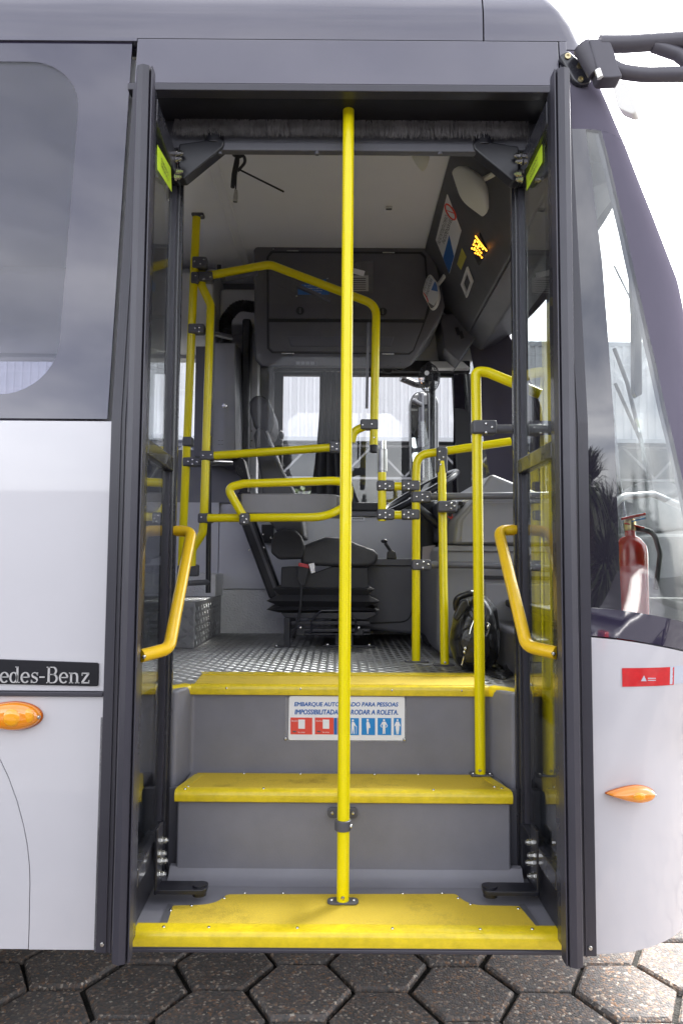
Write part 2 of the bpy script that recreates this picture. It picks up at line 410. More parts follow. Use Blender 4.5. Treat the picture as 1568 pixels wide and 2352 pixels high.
for i in range(-11, 18):
    for j in range(-9, 10):
        x = c0.x + i * cx_; y = c0.y + j * cy_ + (cy_ / 2 if i % 2 else 0)
        if not (-2.3 < x < 4.3 and -1.4 < y < 2.6): continue
        if x < -1.2 and y < -0.6: continue
        o = bpy.data.objects.new('paving_block', PM[rng.integers(6)]); col.objects.link(o); adopt(o, pav)
        o.location = (x + rng.normal(0, .002), y + rng.normal(0, .002), rng.normal(0, .0025))
        o.rotation_euler = (rng.normal(0, .008), rng.normal(0, .008), rng.integers(6) * math.pi / 3 + rng.normal(0, .012)); npv += 1

# weeds and grit in the joints
gm = MB()
for k in range(420):
    x, y = rng.uniform(-1.6, 2.2), rng.uniform(-0.2, 1.4)
    # keep to the joints: nearest block centre farther than the inradius
    i = round((x - c0.x) / cx_); best = 9
    for ii in (i - 1, i, i + 1):
        jj = round((y - c0.y - (cy_ / 2 if ii % 2 else 0)) / cy_)
        best = min(best, math.hypot(x - c0.x - ii * cx_, y - c0.y - jj * cy_ - (cy_ / 2 if ii % 2 else 0)))
    if best < FL / 2 + .004: continue
    for q in range(4):
        a = rng.uniform(0, 6.28); h = rng.uniform(.004, .02); d = V((math.cos(a), math.sin(a), 0)); s_ = V((-d.y, d.x, 0)) * .0012
        p = V((x, y, -.02)) + d * .003
        gm.add([p - s_, p + s_, p + d * .010 + V((0, 0, h))], [(0, 1, 2)])
o = gm.build('joint_moss', mat('dry_moss', (0.10, 0.085, 0.045), 0.9), recalc=False, smooth=False); tag(o, 'sparse dry moss in the paving joints', 'moss', kind='stuff')

# ------------------------------------------------------------------ the bus
Z1, Z2, Z3 = 0.461, 0.711, 0.983                # the two steps and the floor
Y2, Y3 = 0.285, 0.470                           # fronts of the upper steps
XB = -6.2                                       # rear end of the modelled body
ZS, ZBELT, ZHEAD, ZROOF = 0.414, 1.744, 2.733, 2.881
XL, XR = -0.597, 0.636                          # outer edges of the door surround
YF = 2.14                                       # inner face of the far wall
def yin(z):
    if z < ZBELT: return 0.0
    if z < ZROOF: return (z - ZBELT) * 0.1056
    t = min(1, (z - ZROOF) / (3.31 - ZROOF)); return 0.12 + 0.98 * (1 - (max(0, 1 - t ** 3.0)) ** .5)
bus = thing('bus', 'white and dark grey city bus with its front doorway standing open', 'bus', (0, 1.1, 0))

# -- lower white side with wheel arch
arc = [(0, 1745), (20, 1787), (40, 1843), (55, 1900), (63, 1943), (68, 1990), (69, 2030), (68, 2070), (67, 2137), (65, 2186)]
A = [at(x, y, 0) for x, y in arc]
AX, AZ = -1.50, 0.56                            # wheel centre
arch = [V((2 * AX - p.x, 0, p.z)) for p in A]
top = []
pa = A[0]; ra = math.hypot(pa.x - AX, pa.z - AZ); a0 = math.atan2(pa.z - AZ, pa.x - AX)
for k in range(1, 12):
    a = math.pi * k / 12; top.append(V((AX + (pa.x - AX) * math.cos(a), 0, pa.z + (.99 - pa.z) * math.sin(a))))
loop = list(reversed(A)) + top + arch            # from the skirt up over the arch and down
loop[0].z = ZS; loop[-1].z = ZS
ZM = at(150, 1594, 0).z                          # moulding line
outer = [V((XL - .001, 0, ZS)), V((XL - .001, 0, ZM - .006)), V((XB, 0, ZM - .006)), V((XB, 0, ZS))]
low = MB().prism(outer + list(reversed(loop)), (0, 0.03, 0)).build('lower_side_panel', WHITE, bus, bevel=0.002)
MB().box(XB, XL - .001, 0, 0.03, ZM + .006, ZBELT - .003).build('upper_side_panel', WHITE, bus, bevel=0.003)
mo = MB().box(XB, XL - .001, -0.010, 0.028, ZM - .0055, ZM + .0055).build('side_moulding', RUBBER, bus, bevel=0.002)
fl_in = [AX + (p.x - AX) * 0.915 for p in loop]
inner = [V((AX + (p.x - AX) * .893, 0.004, AZ + (p.z - AZ) * .893 if p.z > AZ else p.z)) for p in loop]
fo = [V((AX + (p.x - AX) * .996, 0.004, AZ + (p.z - AZ) * .996 if p.z > AZ else p.z)) for p in loop]
fl = MB()
n = len(fo); fl.v = [tuple(p) for p in fo + inner] + [tuple(p + V((0, .05, 0))) for p in fo + inner]
for i in range(n - 1): fl.f += [(i, i + 1, n + i + 1, n + i), (n + i, n + i + 1, 3 * n + i + 1, 3 * n + i), (2 * n + i, 2 * n + i + 1, i + 1, i)]
fl.build('wheel_arch_flare', WHITE, bus)
wl = MB()
wl.v = [tuple(p) for p in inner] + [tuple(p + V((0, .5, 0))) for p in inner]
for i in range(n - 1): wl.f.append((i, i + 1, n + i + 1, n + i))
wl.build('wheel_well', BLACKM, bus)
wheel = MB().lathe((AX, .06, .47), (0, 1, 0), [(.28, 0), (.44, .01), (.47, .05), (.47, .20), (.44, .25), (.28, .26)], 36).build('wheel', mat('tyre', (.015, .015, .015), .7), bus)
MB().lathe((AX, .045, .47), (0, 1, 0), [(.05, .0), (.09, .012), (.10, .05), (.24, .08), (.28, .03), (.285, .06), (.285, .1)], 30).build('rim', STEEL, wheel)

# -- upper grey side with the tinted window
def side(x, z, off=0.0): return V((x, yin(z) + off, z))
WX1, WX0 = -0.752, -5.6; WZ0, WZ1 = at(60, 908, .02).z, at(60, 133, .1).z
def rrect(x0, x1, z0, z1, r, n=10):
    P = []
    for cx, cz, a in ((x1 - r, z1 - r, 0), (x0 + r, z1 - r, 90), (x0 + r, z0 + r, 180), (x1 - r, z0 + r, 270)):
        for k in range(n + 1):
            q = math.radians(a + 90 * k / n); P.append((cx + r * math.cos(q), cz + r * math.sin(q)))
    return P
def orect(P, x0, x1, z0, z1):                    # push a loop out on to a rectangle
    mx_, mz_ = (x0 + x1) / 2, (z0 + z1) / 2; O = []; m_ = len(P) // 4
    for i, (x, z) in enumerate(P):
        q, k = divmod(i, m_); u = k / (m_ - 1)
        cor = [(x1, z1), (x0, z1), (x0, z0), (x1, z0)][q]
        if q in (0, 2): O.append((cor[0], z) if u < .5 else ((x, cor[1]) if u > .5 else cor))
        else: O.append((x, cor[1]) if u < .5 else ((cor[0], z) if u > .5 else cor))
    return O
wp = rrect(WX0, WX1, WZ0, WZ1, 0.15)
ZG0, ZG1 = ZBELT + .003, ZROOF - .006
XGP = -0.612
op = orect(wp, XB, XGP, ZG0, ZG1)
sg = MB().ring([side(x, z, .002) for x, z in wp], [side(x, z, .002) for x, z in op], (0, .006, 0)).build('side_glazing_border', FRIT, bus)
MB().prism([side(x, z, .003) for x, z in wp], (0, .005, 0)).build('side_window', TINT, bus)
MB().hexa([side(XB, ZROOF - .012, -.004), side(XL, ZROOF - .012, -.004), side(XL, ZROOF - .012, .03), side(XB, ZROOF - .012, .03),
           side(XB, ZROOF - .002, -.004), side(XL, ZROOF - .002, -.004), side(XL, ZROOF - .002, .03), side(XB, ZROOF - .002, .03)]).build('drip_rail', GREYP, bus)
# inside lining of the near wall (left of the door), with its own window hole
ip = rrect(WX0 - .03, WX1 + .03, WZ0 - .03, WZ1 + .03, 0.17); io = orect(ip, XB, XL + .03, ZBELT - .1, 2.85)
MB().ring([V((x, yin(z) + .05, z)) for x, z in ip], [V((x, yin(z) + .05, z)) for x, z in io], (0, .012, 0)).build('window_lining', PALE, bus)
MB().box(XB, XL + .03, .05, .062, Z3, ZBELT - .1).build('side_lining', PANEL, bus)

# -- roof
rp = [(yin(z), z) for z in np.linspace(ZROOF, 3.309, 18)]
rp += [(2.24 - y, z) for y, z in reversed(rp)]
rt = MB()
xs_ = (XB, 0.397)
nn_ = len(rp)
rt.v = [(x, y, z) for x in xs_ for y, z in rp] + [(x, 1.12 + (y - 1.12) * .975, z - .02) for x in xs_ for y, z in rp]
for i in range(nn_ - 1):
    rt.f += [(i, i + 1, nn_ + i + 1, nn_ + i), (2 * nn_ + i + 1, 2 * nn_ + i, 3 * nn_ + i, 3 * nn_ + i + 1)]
rt.f += [tuple([i for i in range(nn_)] + [2 * nn_ + i for i in reversed(range(nn_))]), tuple([3 * nn_ + i for i in range(nn_)] + [nn_ + i for i in reversed(range(nn_))])]
rt.build('roof', GREYP, bus)
bk = [(x, y) for x, y in ((0, 0.45), (0, ZBELT), (yin(ZROOF), ZROOF))] + rp[1:] + [(2.24, ZBELT), (2.24, 0.45)]
MB().prism([V((XB, y, z)) for y, z in bk], (-.03, 0, 0)).build('rear_bulkhead', PALE, bus)

# -- band above the door
HX1 = 0.612
MB().hexa([side(XL + .001, ZHEAD, -.004), side(HX1, ZHEAD, -.004), side(HX1, ZHEAD, .03), side(XL + .001, ZHEAD, .03),
           side(XL + .001, ZROOF - .004, -.004), side(HX1, ZROOF - .004, -.004), side(HX1, ZROOF - .004, .03), side(XL + .001, ZROOF - .004, .03)]).build('header_panel', GREYP, bus, bevel=.003)
MB().hexa([side(HX1 + .003, ZHEAD - .01, -.002), side(XR, ZHEAD - .01, -.002), side(XR, ZHEAD - .01, .03), side(HX1 + .003, ZHEAD - .01, .03),
           side(HX1 + .003, ZROOF - .002, -.002), side(XR, ZROOF - .002, -.002), side(XR, ZROOF - .002, .03), side(HX1 + .003, ZROOF - .002, .03)]).build('corner_panel', GREYP, bus, bevel=.002)
gx = at(293, 200, .1).x
MB().box(gx, XR - .03, .098, .135, ZHEAD - .022, ZHEAD - .001).build('drip_gutter', RUBBER, bus, bevel=.003)
MB().box(XL, XR, .136, .262, ZHEAD - .012, ZHEAD + .05).build('header_soffit', BLACK, bus, bevel=.003)
brush = MB()
for k in range(2600):
    x = rng.uniform(-.52, .56); y = rng.uniform(.245, .262); h = .046 * rng.uniform(.75, 1.12); dx = rng.normal(0, .006); dy = rng.normal(0, .004); wd = .0009
    zt_ = ZHEAD - .012
    brush.add([(x - wd, y, zt_), (x + wd, y, zt_), (x + dx + wd * .6, y + dy, zt_ - h), (x + dx - wd * .6, y + dy, zt_ - h)], [(0, 1, 2, 3)])
br = brush.build('brush_seal', mat('brush_bristle', (0.20, 0.19, 0.20), 0.8, var=(14, .6)), bus, recalc=False, smooth=False); tag(br, 'fringe of grey bristles under the door header', kind='stuff')
MB().box(XL, XR, .275, .297, 2.645, 2.97).build('door_mechanism_cover', PANELD, bus, bevel=.006)
ledge = MB().box(-.40, .50, .262, .29, 2.632, 2.660).build('cover_lip', PANELD, bus, bevel=.005)
for x in (505, 728, 1010):
    p = at(x, 346, .27); MB().cyl(p + V((0, 0, .012)), p - V((0, 0, .012)), .007, 10).build('cover_stud', PANELD, bus)

# -- door surround
def surround(x0, x1, name='door_frame'):
    zz = [ZS, ZBELT, ZHEAD - .025]
    mb = MB(); 
    for a, b in zip(zz[:-1], zz[1:]):
        mb.hexa([side(x0, a, -.010), side(x1, a, -.010), side(x1, a, .05), side(x0, a, .05), side(x0, b, -.010), side(x1, b, -.010), side(x1, b, .05), side(x0, b, .05)])
    return mb.build(name, RUBBER, bus)
s1 = surround(XL, -.556); s2 = surround(.592, XR)
for o_, xx in ((s1, (XL + .016)), (s2, (XR - .016))):
    for zz in (ZS + .02,): hw(SCREW, 'screw', (xx, -.011, zz), o_, 1.1)
for x0_, x1_, par in ((XL + .022, XL + .026, s1), (XL + .034, XL + .037, s1), (.608, .612, s2)):
    zz = [ZS, ZBELT, ZHEAD - .03]; mb = MB()
    for a, b in zip(zz[:-1], zz[1:]):
        mb.hexa([side(x0_, a, -.014), side(x1_, a, -.014), side(x1_, a, -.005), side(x0_, a, -.005), side(x0_, b, -.014), side(x1_, b, -.014), side(x1_, b, -.005), side(x0_, b, -.005)])
    mb.build('rubber_bead', RUBBER, par)
for sx, x0, x1 in ((1, -.575, -.556), (-1, .592, .611)):      # inner jambs behind the skin
    MB().box(x0, x1, .052, .20, Z3, ZHEAD - .02).build('door_jamb', BLACK, bus, bevel=.004)

# -- front end: plan curve from the doorway round the nose
def nsup(z): return 2.1 + .9 * min(1, max(0, (z - .9) / .35))
XF = [(.41, 1.20), (.8, 1.25), (1.2, 1.241), (1.4, 1.203), (1.745, 1.158), (2.0, 1.14), (2.2, 1.117), (2.4, 1.034), (2.6, .943), (2.75, .86), (2.881, .768)]
def xf(z): return float(np.interp(z, [a for a, b in XF], [b for a, b in XF]))
def nose(s, z, off=0.0):                         # s 0..1 near side to centre, 1..2 on to the far side
    far = s > 1; f = (2 - s if far else s) * math.pi / 2
    if z <= ZROOF: xs, X = XR, xf(z)
    else:
        t = (z - ZROOF) / (3.31 - ZROOF); xs = XR - .236 * t ** 1.2; X = xs + .132 * max(0, 1 - t) ** .7 + .004
    b = 1.12 - yin(z); NSUP = nsup(z)
    x = xs + (X - xs) * math.sin(f) ** (2 / NSUP); y = yin(z) + b * (1 - max(0, math.cos(f)) ** (2 / NSUP))
    if off:
        # move along the outward plan normal
        e = 1e-3; p1 = nose(min(1, (s if not far else 2 - s) + e), z); p0 = nose(max(0, (s if not far else 2 - s) - e), z)
        d = (p1 - p0); nrm = V((d.y * 1.0, -d.x, 0)); nrm = nrm.normalized() if nrm.length > 0 else V((0, -1, 0))
        x += nrm.x * off; y += nrm.y * off
    if far: y = 2.24 - y
    return V((x, y, z))
def s_of_x(X, z):
    lo, hi = 0.0, 1.0
    for _ in range(40):
        mm_ = (lo + hi) / 2
        if nose(mm_, z).x < X: lo = mm_
        else: hi = mm_
    return lo
ZWT = 2.60                                       # top of the see-through glass
def zband(s): s_ = s if s <= 1 else 2 - s; return 1.192 - .16 * min(1, s_ * 1.25)   # bottom of the dark glazing band
def patch(s0, s1, zlo, zhi, ns=24, nz=14, thick=.006):
    mb = MB()
    f0 = lambda u, v: nose(s0 + (s1 - s0) * u, (lambda a, b: a + (b - a) * v)(zlo(s0 + (s1 - s0) * u), zhi(s0 + (s1 - s0) * u)))
    def f1(u, v):
        p = f0(u, v); return V((1.0 + (p.x - 1.0), p.y, p.z)) - V((thick * .6, 0, 0)) + V((0, thick if p.y < 1.12 else -thick, 0))
    mb.grid(f0, ns, nz); n0 = len(mb.v); mb.grid(f1, ns, nz)
    W_ = ns + 1
    for i in range(ns):
        mb.f += [(i, i + 1, n0 + i + 1, n0 + i), (nz * W_ + i + 1, nz * W_ + i, n0 + nz * W_ + i, n0 + nz * W_ + i + 1)]
    for j in range(nz):
        mb.f += [(j * W_, (j + 1) * W_, n0 + (j + 1) * W_, n0 + j * W_), (j * W_ + ns, n0 + j * W_ + ns, n0 + (j + 1) * W_ + ns, (j + 1) * W_ + ns)]
    return mb
c_ = lambda z: (lambda s: z)
patch(0.0, 2.0, c_(ZS), zband, 64, 10, .012).build('front_lower_panel', WHITE, bus)
zb2 = lambda s: zband(s) + .004
zb3 = lambda s: zband(s) + .075
patch(0.0, 2.0, zb2, zb3, 64, 3).build('windscreen_lower_border', FRIT, bus)
SA = s_of_x(.706, 2.0)
patch(0.0, SA, zb3, c_(ZWT), 4, 20).build('windscreen_side_border', FRIT2, bus)
def px_of(p):
    q = p - CAM; w_ = q.dot(_f); return 784 + F * q.dot(_r) / w_, 1176 - F * q.dot(_u) / w_
PILX = [(300, 1380), (345, 1392), (520, 1432), (700, 1472), (1000, 1542), (1120, 1570), (1500, 1655)]
def s_tan(z): return max((px_of(nose(k / 100, z))[0], k / 100) for k in range(5, 100))[1]
def s_pil(z):                                     # near edge of the front pillar at height z
    st = s_tan(z)
    for k in range(int(st * 200) + 1):
        x, y = px_of(nose(k / 200, z))
        if x > np.interp(y, [a for a, b in PILX], [b for a, b in PILX]): return max(SA + .004, k / 200)
    return st
ZT_ = [1.1 + .1 * k for k in range(17)]; SPT = [s_pil(z) for z in ZT_]; STT = [s_tan(z) + .10 for z in ZT_]
sp0 = lambda z: float(np.interp(z, ZT_, SPT)); sp1 = lambda z: max(sp0(z) + .04, float(np.interp(z, ZT_, STT)))
def vpatch(sa, sb, za, zb, ns=14, nz=22, thick=.006, off=0.0, flip=False):
    mb = MB()
    def f0(u, v):
        z = za + (zb - za) * v; s_ = sa(z) + (sb(z) - sa(z)) * u; z0 = zb3(s_); z = z0 + (zb - z0) * v
        s_ = sa(z) + (sb(z) - sa(z)) * u; p = nose(s_, z, off)
        return V((p.x, 2.24 - p.y, p.z)) if flip else p
    def f1(u, v):
        p = f0(u, v); return p - V((thick * .6, 0, 0)) + V((0, thick if p.y < 1.12 else -thick, 0))
    mb.grid(f0, ns, nz); n0 = len(mb.v); mb.grid(f1, ns, nz); W_ = ns + 1
    for i in range(ns): mb.f += [(i, i + 1, n0 + i + 1, n0 + i), (nz * W_ + i + 1, nz * W_ + i, n0 + nz * W_ + i, n0 + nz * W_ + i + 1)]
    for j in range(nz): mb.f += [(j * W_, (j + 1) * W_, n0 + (j + 1) * W_, n0 + j * W_), (j * W_ + ns, n0 + j * W_ + ns, n0 + (j + 1) * W_ + ns, (j + 1) * W_ + ns)]
    return mb
cs_ = lambda v: (lambda z: v)
for fl_p in (False, True):
    vpatch(cs_(SA), sp0, 1.2, ZWT, flip=fl_p).build('side_quarter_glass', WIND, bus)
    vpatch(sp0, sp1, 1.2, ZWT, 8, flip=fl_p, thick=.02).build('front_pillar', TRIM, bus)
    vpatch(sp1, cs_(1.0), 1.2, ZWT, 20, flip=fl_p).build('windscreen_half', WIND, bus)
patch(2 - SA, 2.0, zb3, c_(ZWT), 4, 20).build('windscreen_side_border', FRIT2, bus)
patch(0, 2.0, c_(ZWT), c_(ZROOF - .03), 64, 6).build('front_top_border', TRIM, bus)
patch(0, 2.0, c_(ZROOF - .027), c_(ZROOF), 64, 2).build('roof_front_edge', GREYP, bus)
def cap(u, v):
    z = ZROOF + (3.309 - ZROOF) * v
    s = u * 2
    return nose(s, z)
cm = MB()
nz = 14; cols = []
for j in range(nz + 1):
    z = ZROOF + (3.3095 - ZROOF) * math.sin(j / nz * math.pi / 2)
    row = [V((.401, yin(z), z))] + [nose(2 * i / 64, z) for i in range(65)] + [V((.401, 2.24 - yin(z), z))]
    cols.append(row)
for row in cols: cm.v += [tuple(p) for p in row]
W_ = len(cols[0])
for j in range(nz):
    for i in range(W_ - 1): cm.f.append((j * W_ + i, j * W_ + i + 1, (j + 1) * W_ + i + 1, (j + 1) * W_ + i))
cm.build('roof_front_cap', GREYP, bus)

# -- far side of the body
DW = (at(628, 900, YF).x, at(1060, 1000, YF).x + .05, at(800, 1157, YF).z, at(800, 852, YF).z)     # driver's window
PW = (-5.7, at(478, 900, YF).x, at(440, 1012, YF).z - .05, at(440, 823, YF).z)
MB().box(XB, XR, YF + .03, 2.24, .45, DW[2]).build('far_lower_side', WHITE, bus)
def farwall(x0, x1, z0, z1, name, mt):
    return MB().box(x0, x1, YF, 2.235, z0, z1).build(name, mt, bus, bevel=.004)
farwall(XB, XR, 2.93, 2.99, 'far_cornice', PALE)
farwall(XB, XR + .1, max(DW[3], PW[3]), 2.93, 'far_wall_top', PALE)
farwall(PW[1], DW[0], DW[2], max(DW[3], PW[3]) - .001, 'window_post', PANEL)
farwall(XB, PW[0], PW[2], max(DW[3], PW[3]) - .001, 'window_post', PANEL)
farwall(XB, PW[1], DW[2], PW[2], 'window_sill', PANEL)
farwall(PW[0], PW[1], PW[3], max(DW[3], PW[3]) - .002, 'window_lintel', PANEL) if PW[3] < DW[3] else farwall(DW[0], DW[1], DW[3], PW[3] - .001, 'window_lintel', BLACKM)
fw_ = MB().box(PW[0], PW[1], 2.20, 2.206, PW[2], max(PW[3], PW[2] + .1)).build('far_side_window', CLEAR, bus)
dw = MB().box(DW[0], DW[1], 2.20, 2.206, DW[2], DW[3]).build('driver_window', CLEAR, bus)
zb_ = at(800, 1187, YF).z
MB().box(DW[0] - .05, DW[1], YF - .06, YF + .0, DW[2] - .045, DW[2] + .004).build('driver_window_sill', BLACKM, dw, bevel=.01)
for x0, x1 in ((DW[0], DW[0] + .05), (at(738, 900, YF).x - .012, at(738, 900, YF).x + .012)):
    MB().box(x0, x1, 2.185, 2.215, DW[2], DW[3]).build('window_bar', BLACKM, dw)
MB().prism([V((DW[1] - .06, 2.18, DW[2])), V((DW[1] + .01, 2.18, DW[2])), V((DW[1] + .01, 2.18, DW[3])), V((at(1042, 866, YF).x, 2.18, DW[3])), ], (0, .05, 0)).build('window_end_frame', BLACKM, dw)
MB().box(DW[0], DW[1], 2.185, 2.215, DW[3] - .015, DW[3]).build('window_top_bar', BLACKM, dw)
# far wall panels under the window
zk0, zk1 = Z3, at(560, 1353, YF).z
MB().box(-.9, XR, YF - .012, YF + .03, zk0, zk1 - .003).build('kick_panel', SILVERLEATHER, bus)
MB().box(at(503, 1300, YF).x, XR, YF - .018, YF + .03, zk1, zb_).build('driver_side_panel', SIDEP, bus, bevel=.004)
MB().box(at(595, 1300, YF).x, XR, YF - .03, YF + .02, zb_ + .002, DW[2] - .05).build('driver_rail_panel', SIDEP, bus, bevel=.006)
MB().box(XB, at(503, 1300, YF).x - .004, YF - .016, YF + .03, zk1, DW[2]).build('far_side_lining', SIDEP, bus)
MB().box(at(590, 1183, YF).x, at(1010, 1183, YF).x, YF - .05, YF - .031, at(800, 1186, YF).z, at(800, 1176, YF).z).build('rail_trim', PANELD, bus)

# -- floor, chassis
PLX0, PLX1 = -.585, .60                          # step well
MB().box(XB, PLX0, .06, YF + .03, Z3 - .05, Z3).build('rear_floor', PLATE, bus)
flo = MB().box(PLX0, PLX1 + .04, Y3 + .02, YF + .03, Z3 - .05, Z3).build('floor_plate', PLATE, bus)
MB().box(PLX1, 1.0, .1, 2.1, Z3 - .06, Z3 - .001).build('front_floor', PLATE, bus)
MB().box(-6.0, 1.0, .62, 2.1, .50, .90).build('chassis', BLACKM, bus)

def lugs(ox, ux, uy, nx_, ny_, cell=.031, nrm=None, y_lim=None):
    ox, ux, uy = V(ox), V(ux).normalized(), V(uy).normalized(); nz_ = ux.cross(uy); mb = MB()
    vs, fs = [], []
    for j in range(ny_):
        for i in range(nx_):
            c = ox + ux * ((i + .5) * cell) + uy * ((j + .5) * cell)
            ang = math.pi / 4 if (i + j) % 2 else -math.pi / 4
            d = ux * math.cos(ang) + uy * math.sin(ang); e = nz_.cross(d)
            for k in range(-2, 3):
                p = c + e * (k * .0054); hl = .0115 - abs(k) * .0012
                a, b = p - d * hl, p + d * hl; w_ = e * .0017; up = nz_ * .0012
                o_ = len(vs)
                vs += [a, p - w_, b, p + w_, p - d * hl * .55 + up, p + d * hl * .55 + up]
                fs += [(o_, o_ + 1, o_ + 4), (o_ + 1, o_ + 5, o_ + 4), (o_ + 1, o_ + 2, o_ + 5), (o_ + 2, o_ + 3, o_ + 5), (o_ + 3, o_ + 4, o_ + 5), (o_ + 3, o_, o_ + 4)]
    mb.v = [tuple(p) for p in vs]; mb.f = fs
    return mb
lg = lugs((-.95, Y3 + .06, Z3), (1, 0, 0), (0, 1, 0), 52, 53).build('tread_lugs', LUG, flo, recalc=False); tag(lg, None, kind='stuff')

# -- wheel box with tread plate at the left
bx = MB(); BXX = atz(447, 1490, Z3).x; BXY = atz(447, 1490, Z3).y; BXZ = at(447, 1383, BXY).z
bo = bx.box(-1.4, BXX, BXY, YF - .012, Z3, BXZ).build('wheel_box', PLATE, bus, bevel=.006)
l1 = lugs((BXX - .031 * 9, BXY, Z3 + .004), (1, 0, 0), (0, 0, 1), 9, int((BXZ - Z3) / .031)).build('tread_lugs', LUG, bo, recalc=False); tag(l1, None, kind='stuff')
l2 = lugs((BXX, BXY, Z3 + .004), (0, 1, 0), (0, 0, 1), int((YF - BXY) / .031) - 1, int((BXZ - Z3) / .031)).build('tread_lugs', LUG, bo, recalc=False); tag(l2, None, kind='stuff')
l3 = lugs((BXX - .031 * 12, BXY, BXZ), (1, 0, 0), (0, 1, 0), 12, int((YF - BXY) / .031) - 1).build('tread_lugs', LUG, bo, recalc=False); tag(l3, None, kind='stuff')
# step up behind the box
MB().box(at(490, 1300, YF - .3).x - .5, at(500, 1300, YF - .2).x, YF - .25, YF - .02, BXZ + .001, BXZ + .12).build('step_block', SILVERLEATHER, bus, bevel=.004)

# -- steps
def nosing(name, pts_top, parent, drop=.026, over=.0):
    pass
st1 = MB().box(PLX0, PLX1, -.004, Y2 + .03, Z1 - .05, Z1).build('entrance_step', RISER, bus, bevel=.004)
xl1, xr1 = at(305, 2150, -.01).x, at(1300, 2155, -.01).x
def edge_profile(x0, x1, y, z, drop, par, back=.045, ends=(0, 0), name='nosing', mt=NOSE):
    pr = [(y, z - drop), (y - .004, z - drop + .003), (y - .007, z - .010), (y - .004, z - .002), (y + .004, z + .0035), (y + back, z + .0035), (y + back, z + .0005), (y + .006, z + .0005), (y + .004, z - drop)]
    mb = MB(); n_ = len(pr)
    vs = [V((x0, py, pz)) for py, pz in pr] + [V((x1, py, pz)) for py, pz in pr]
    for i_, (py, pz) in enumerate(pr):
        vs[i_].x += ends[0] * max(0, py - y); vs[n_ + i_].x += ends[1] * max(0, py - y)
    fs = [tuple(range(n_)), tuple(range(2 * n_ - 1, n_ - 1, -1))] + [(i_, (i_ + 1) % n_, n_ + (i_ + 1) % n_, n_ + i_) for i_ in range(n_)]
    return mb.add(vs, fs).build(name, mt, par, smooth=True)
edge_profile(xl1, xr1, -.004, Z1, .036, st1, .038)
MB().box(PLX0, PLX1, -.009, .02, ZS, Z1 - .037).build('sill_strip', RUBBER, st1, bevel=.003)
t1 = [(378, 2137), (397, 2083), (470, 2081), (500, 2074), (522, 2057), (1046, 2056), (1066, 2073), (1092, 2082), (1192, 2084), (1236, 2140)]
tp = roundpoly([atz(x, y, Z1 + .001) for x, y in t1], [.002, .006, .05, .04, .01, .01, .04, .05, .006, .002])
for p in tp:
    if p.y < .034: p.y = .034
MB().prism(tp, (0, 0, .0025)).build('tread', TREAD, st1, smooth=False)
cv = MB()                                        # soft cove between tread and riser
pr = [(Y2 - .04, Z1 + .0005), (Y2 - .018, Z1 + .004), (Y2 + .002, Z1 + .016), (Y2 + .012, Z1 + .034), (Y2 + .03, Z1 + .036), (Y2 + .03, Z1 + .0005)]
cv.prism([V((-.49, y, z)) for y, z in pr], (1.02, 0, 0)).build('cove', RISER, st1)
for x, y in ((392, 2092), (376, 2130), (440, 2081), (515, 2064), (650, 2052), (925, 2053), (1052, 2064), (1080, 2078), (1190, 2088), (1222, 2135), (562, 2052), (1015, 2052)):
    hw(SCREWZ, 'screw', atz(x, y, Z1 + .003), st1, .8)
for x in (477, 682, 902, 1105): hw(SCREWZ, 'screw', V((at(x, 2150, 0).x, .014, Z1 + .0035)), st1, .7)
for pts in ([(362, 2132), (386, 2078), (400, 2080), (380, 2137)], [(1192, 2080), (1204, 2078), (1246, 2138), (1232, 2141)]):
    MB().prism([atz(x, y, Z1 + .001) for x, y in pts], (0, 0, .002)).build('tread_trim', GPIPE, st1)

st2 = MB().box(at(403, 1900, Y2).x, at(1175, 1900, Y2).x, Y2 + .01, Y3 + .04, Z1 - .02, Z2).build('middle_step', RISER, bus, bevel=.008)
x20, x21 = at(403, 1826, Y2).x, at(1175, 1826, Y2).x
edge_profile(x20 - .002, x21 + .002, Y2, Z2, .030, st2, .03)
t2 = [(x20 + .012, Y2 + .031), (x21 - .012, Y2 + .031), (at(1118, 1780, .44).x, Y3 - .012), (at(452, 1777, .44).x, Y3 - .012)]
MB().prism([V((x, y, Z2 + .0006)) for x, y in t2], (0, 0, .0026)).build('tread', TREAD, st2, smooth=False)
for sx, xa, xb in ((1, x20, at(452, 1777, .44).x), (-1, x21, at(1118, 1780, .44).x)):
    MB().prism([V((xa, Y2 + .030, Z2 + .001)), V((xa + sx * .03, Y2 + .030, Z2 + .001)), V((xb + sx * .02, Y3 - .03, Z2 + .001)), V((xb - sx * .006, Y3 - .03, Z2 + .001))], (0, 0, .0035)).build('end_trim', NOSE, st2)
for x, y in ((432, 1807), (425, 1813), (1135, 1808), (1152, 1812), (605, 1812), (995, 1815), (690, 1778), (860, 1779), (960, 1779), (560, 1777)):
    hw(SCREWZ, 'screw', atz(x, y, Z2 + .0035), st2, .75)

st3 = MB()
r3 = [V((at(440, 1600, Y3).x, Y3 + .012, 0)), V((at(1120, 1600, Y3).x, Y3 + .012, 0))]
wl_, wr_ = V((-.500, .385, 0)), V((.527, .385, 0))
loop3 = [wl_, r3[0], r3[1], wr_, wr_ + V((.07, -.0, 0)), V((PLX1, Y3 + .1, 0)), V((PLX0, Y3 + .1, 0)), wl_ - V((.07, 0, 0))]
st3.prism([p + V((0, 0, Z2 - .1)) for p in loop3], (0, 0, Z3 - Z2 + .1 - .002))
st3 = st3.build('upper_step', RISER, bus, bevel=.010)
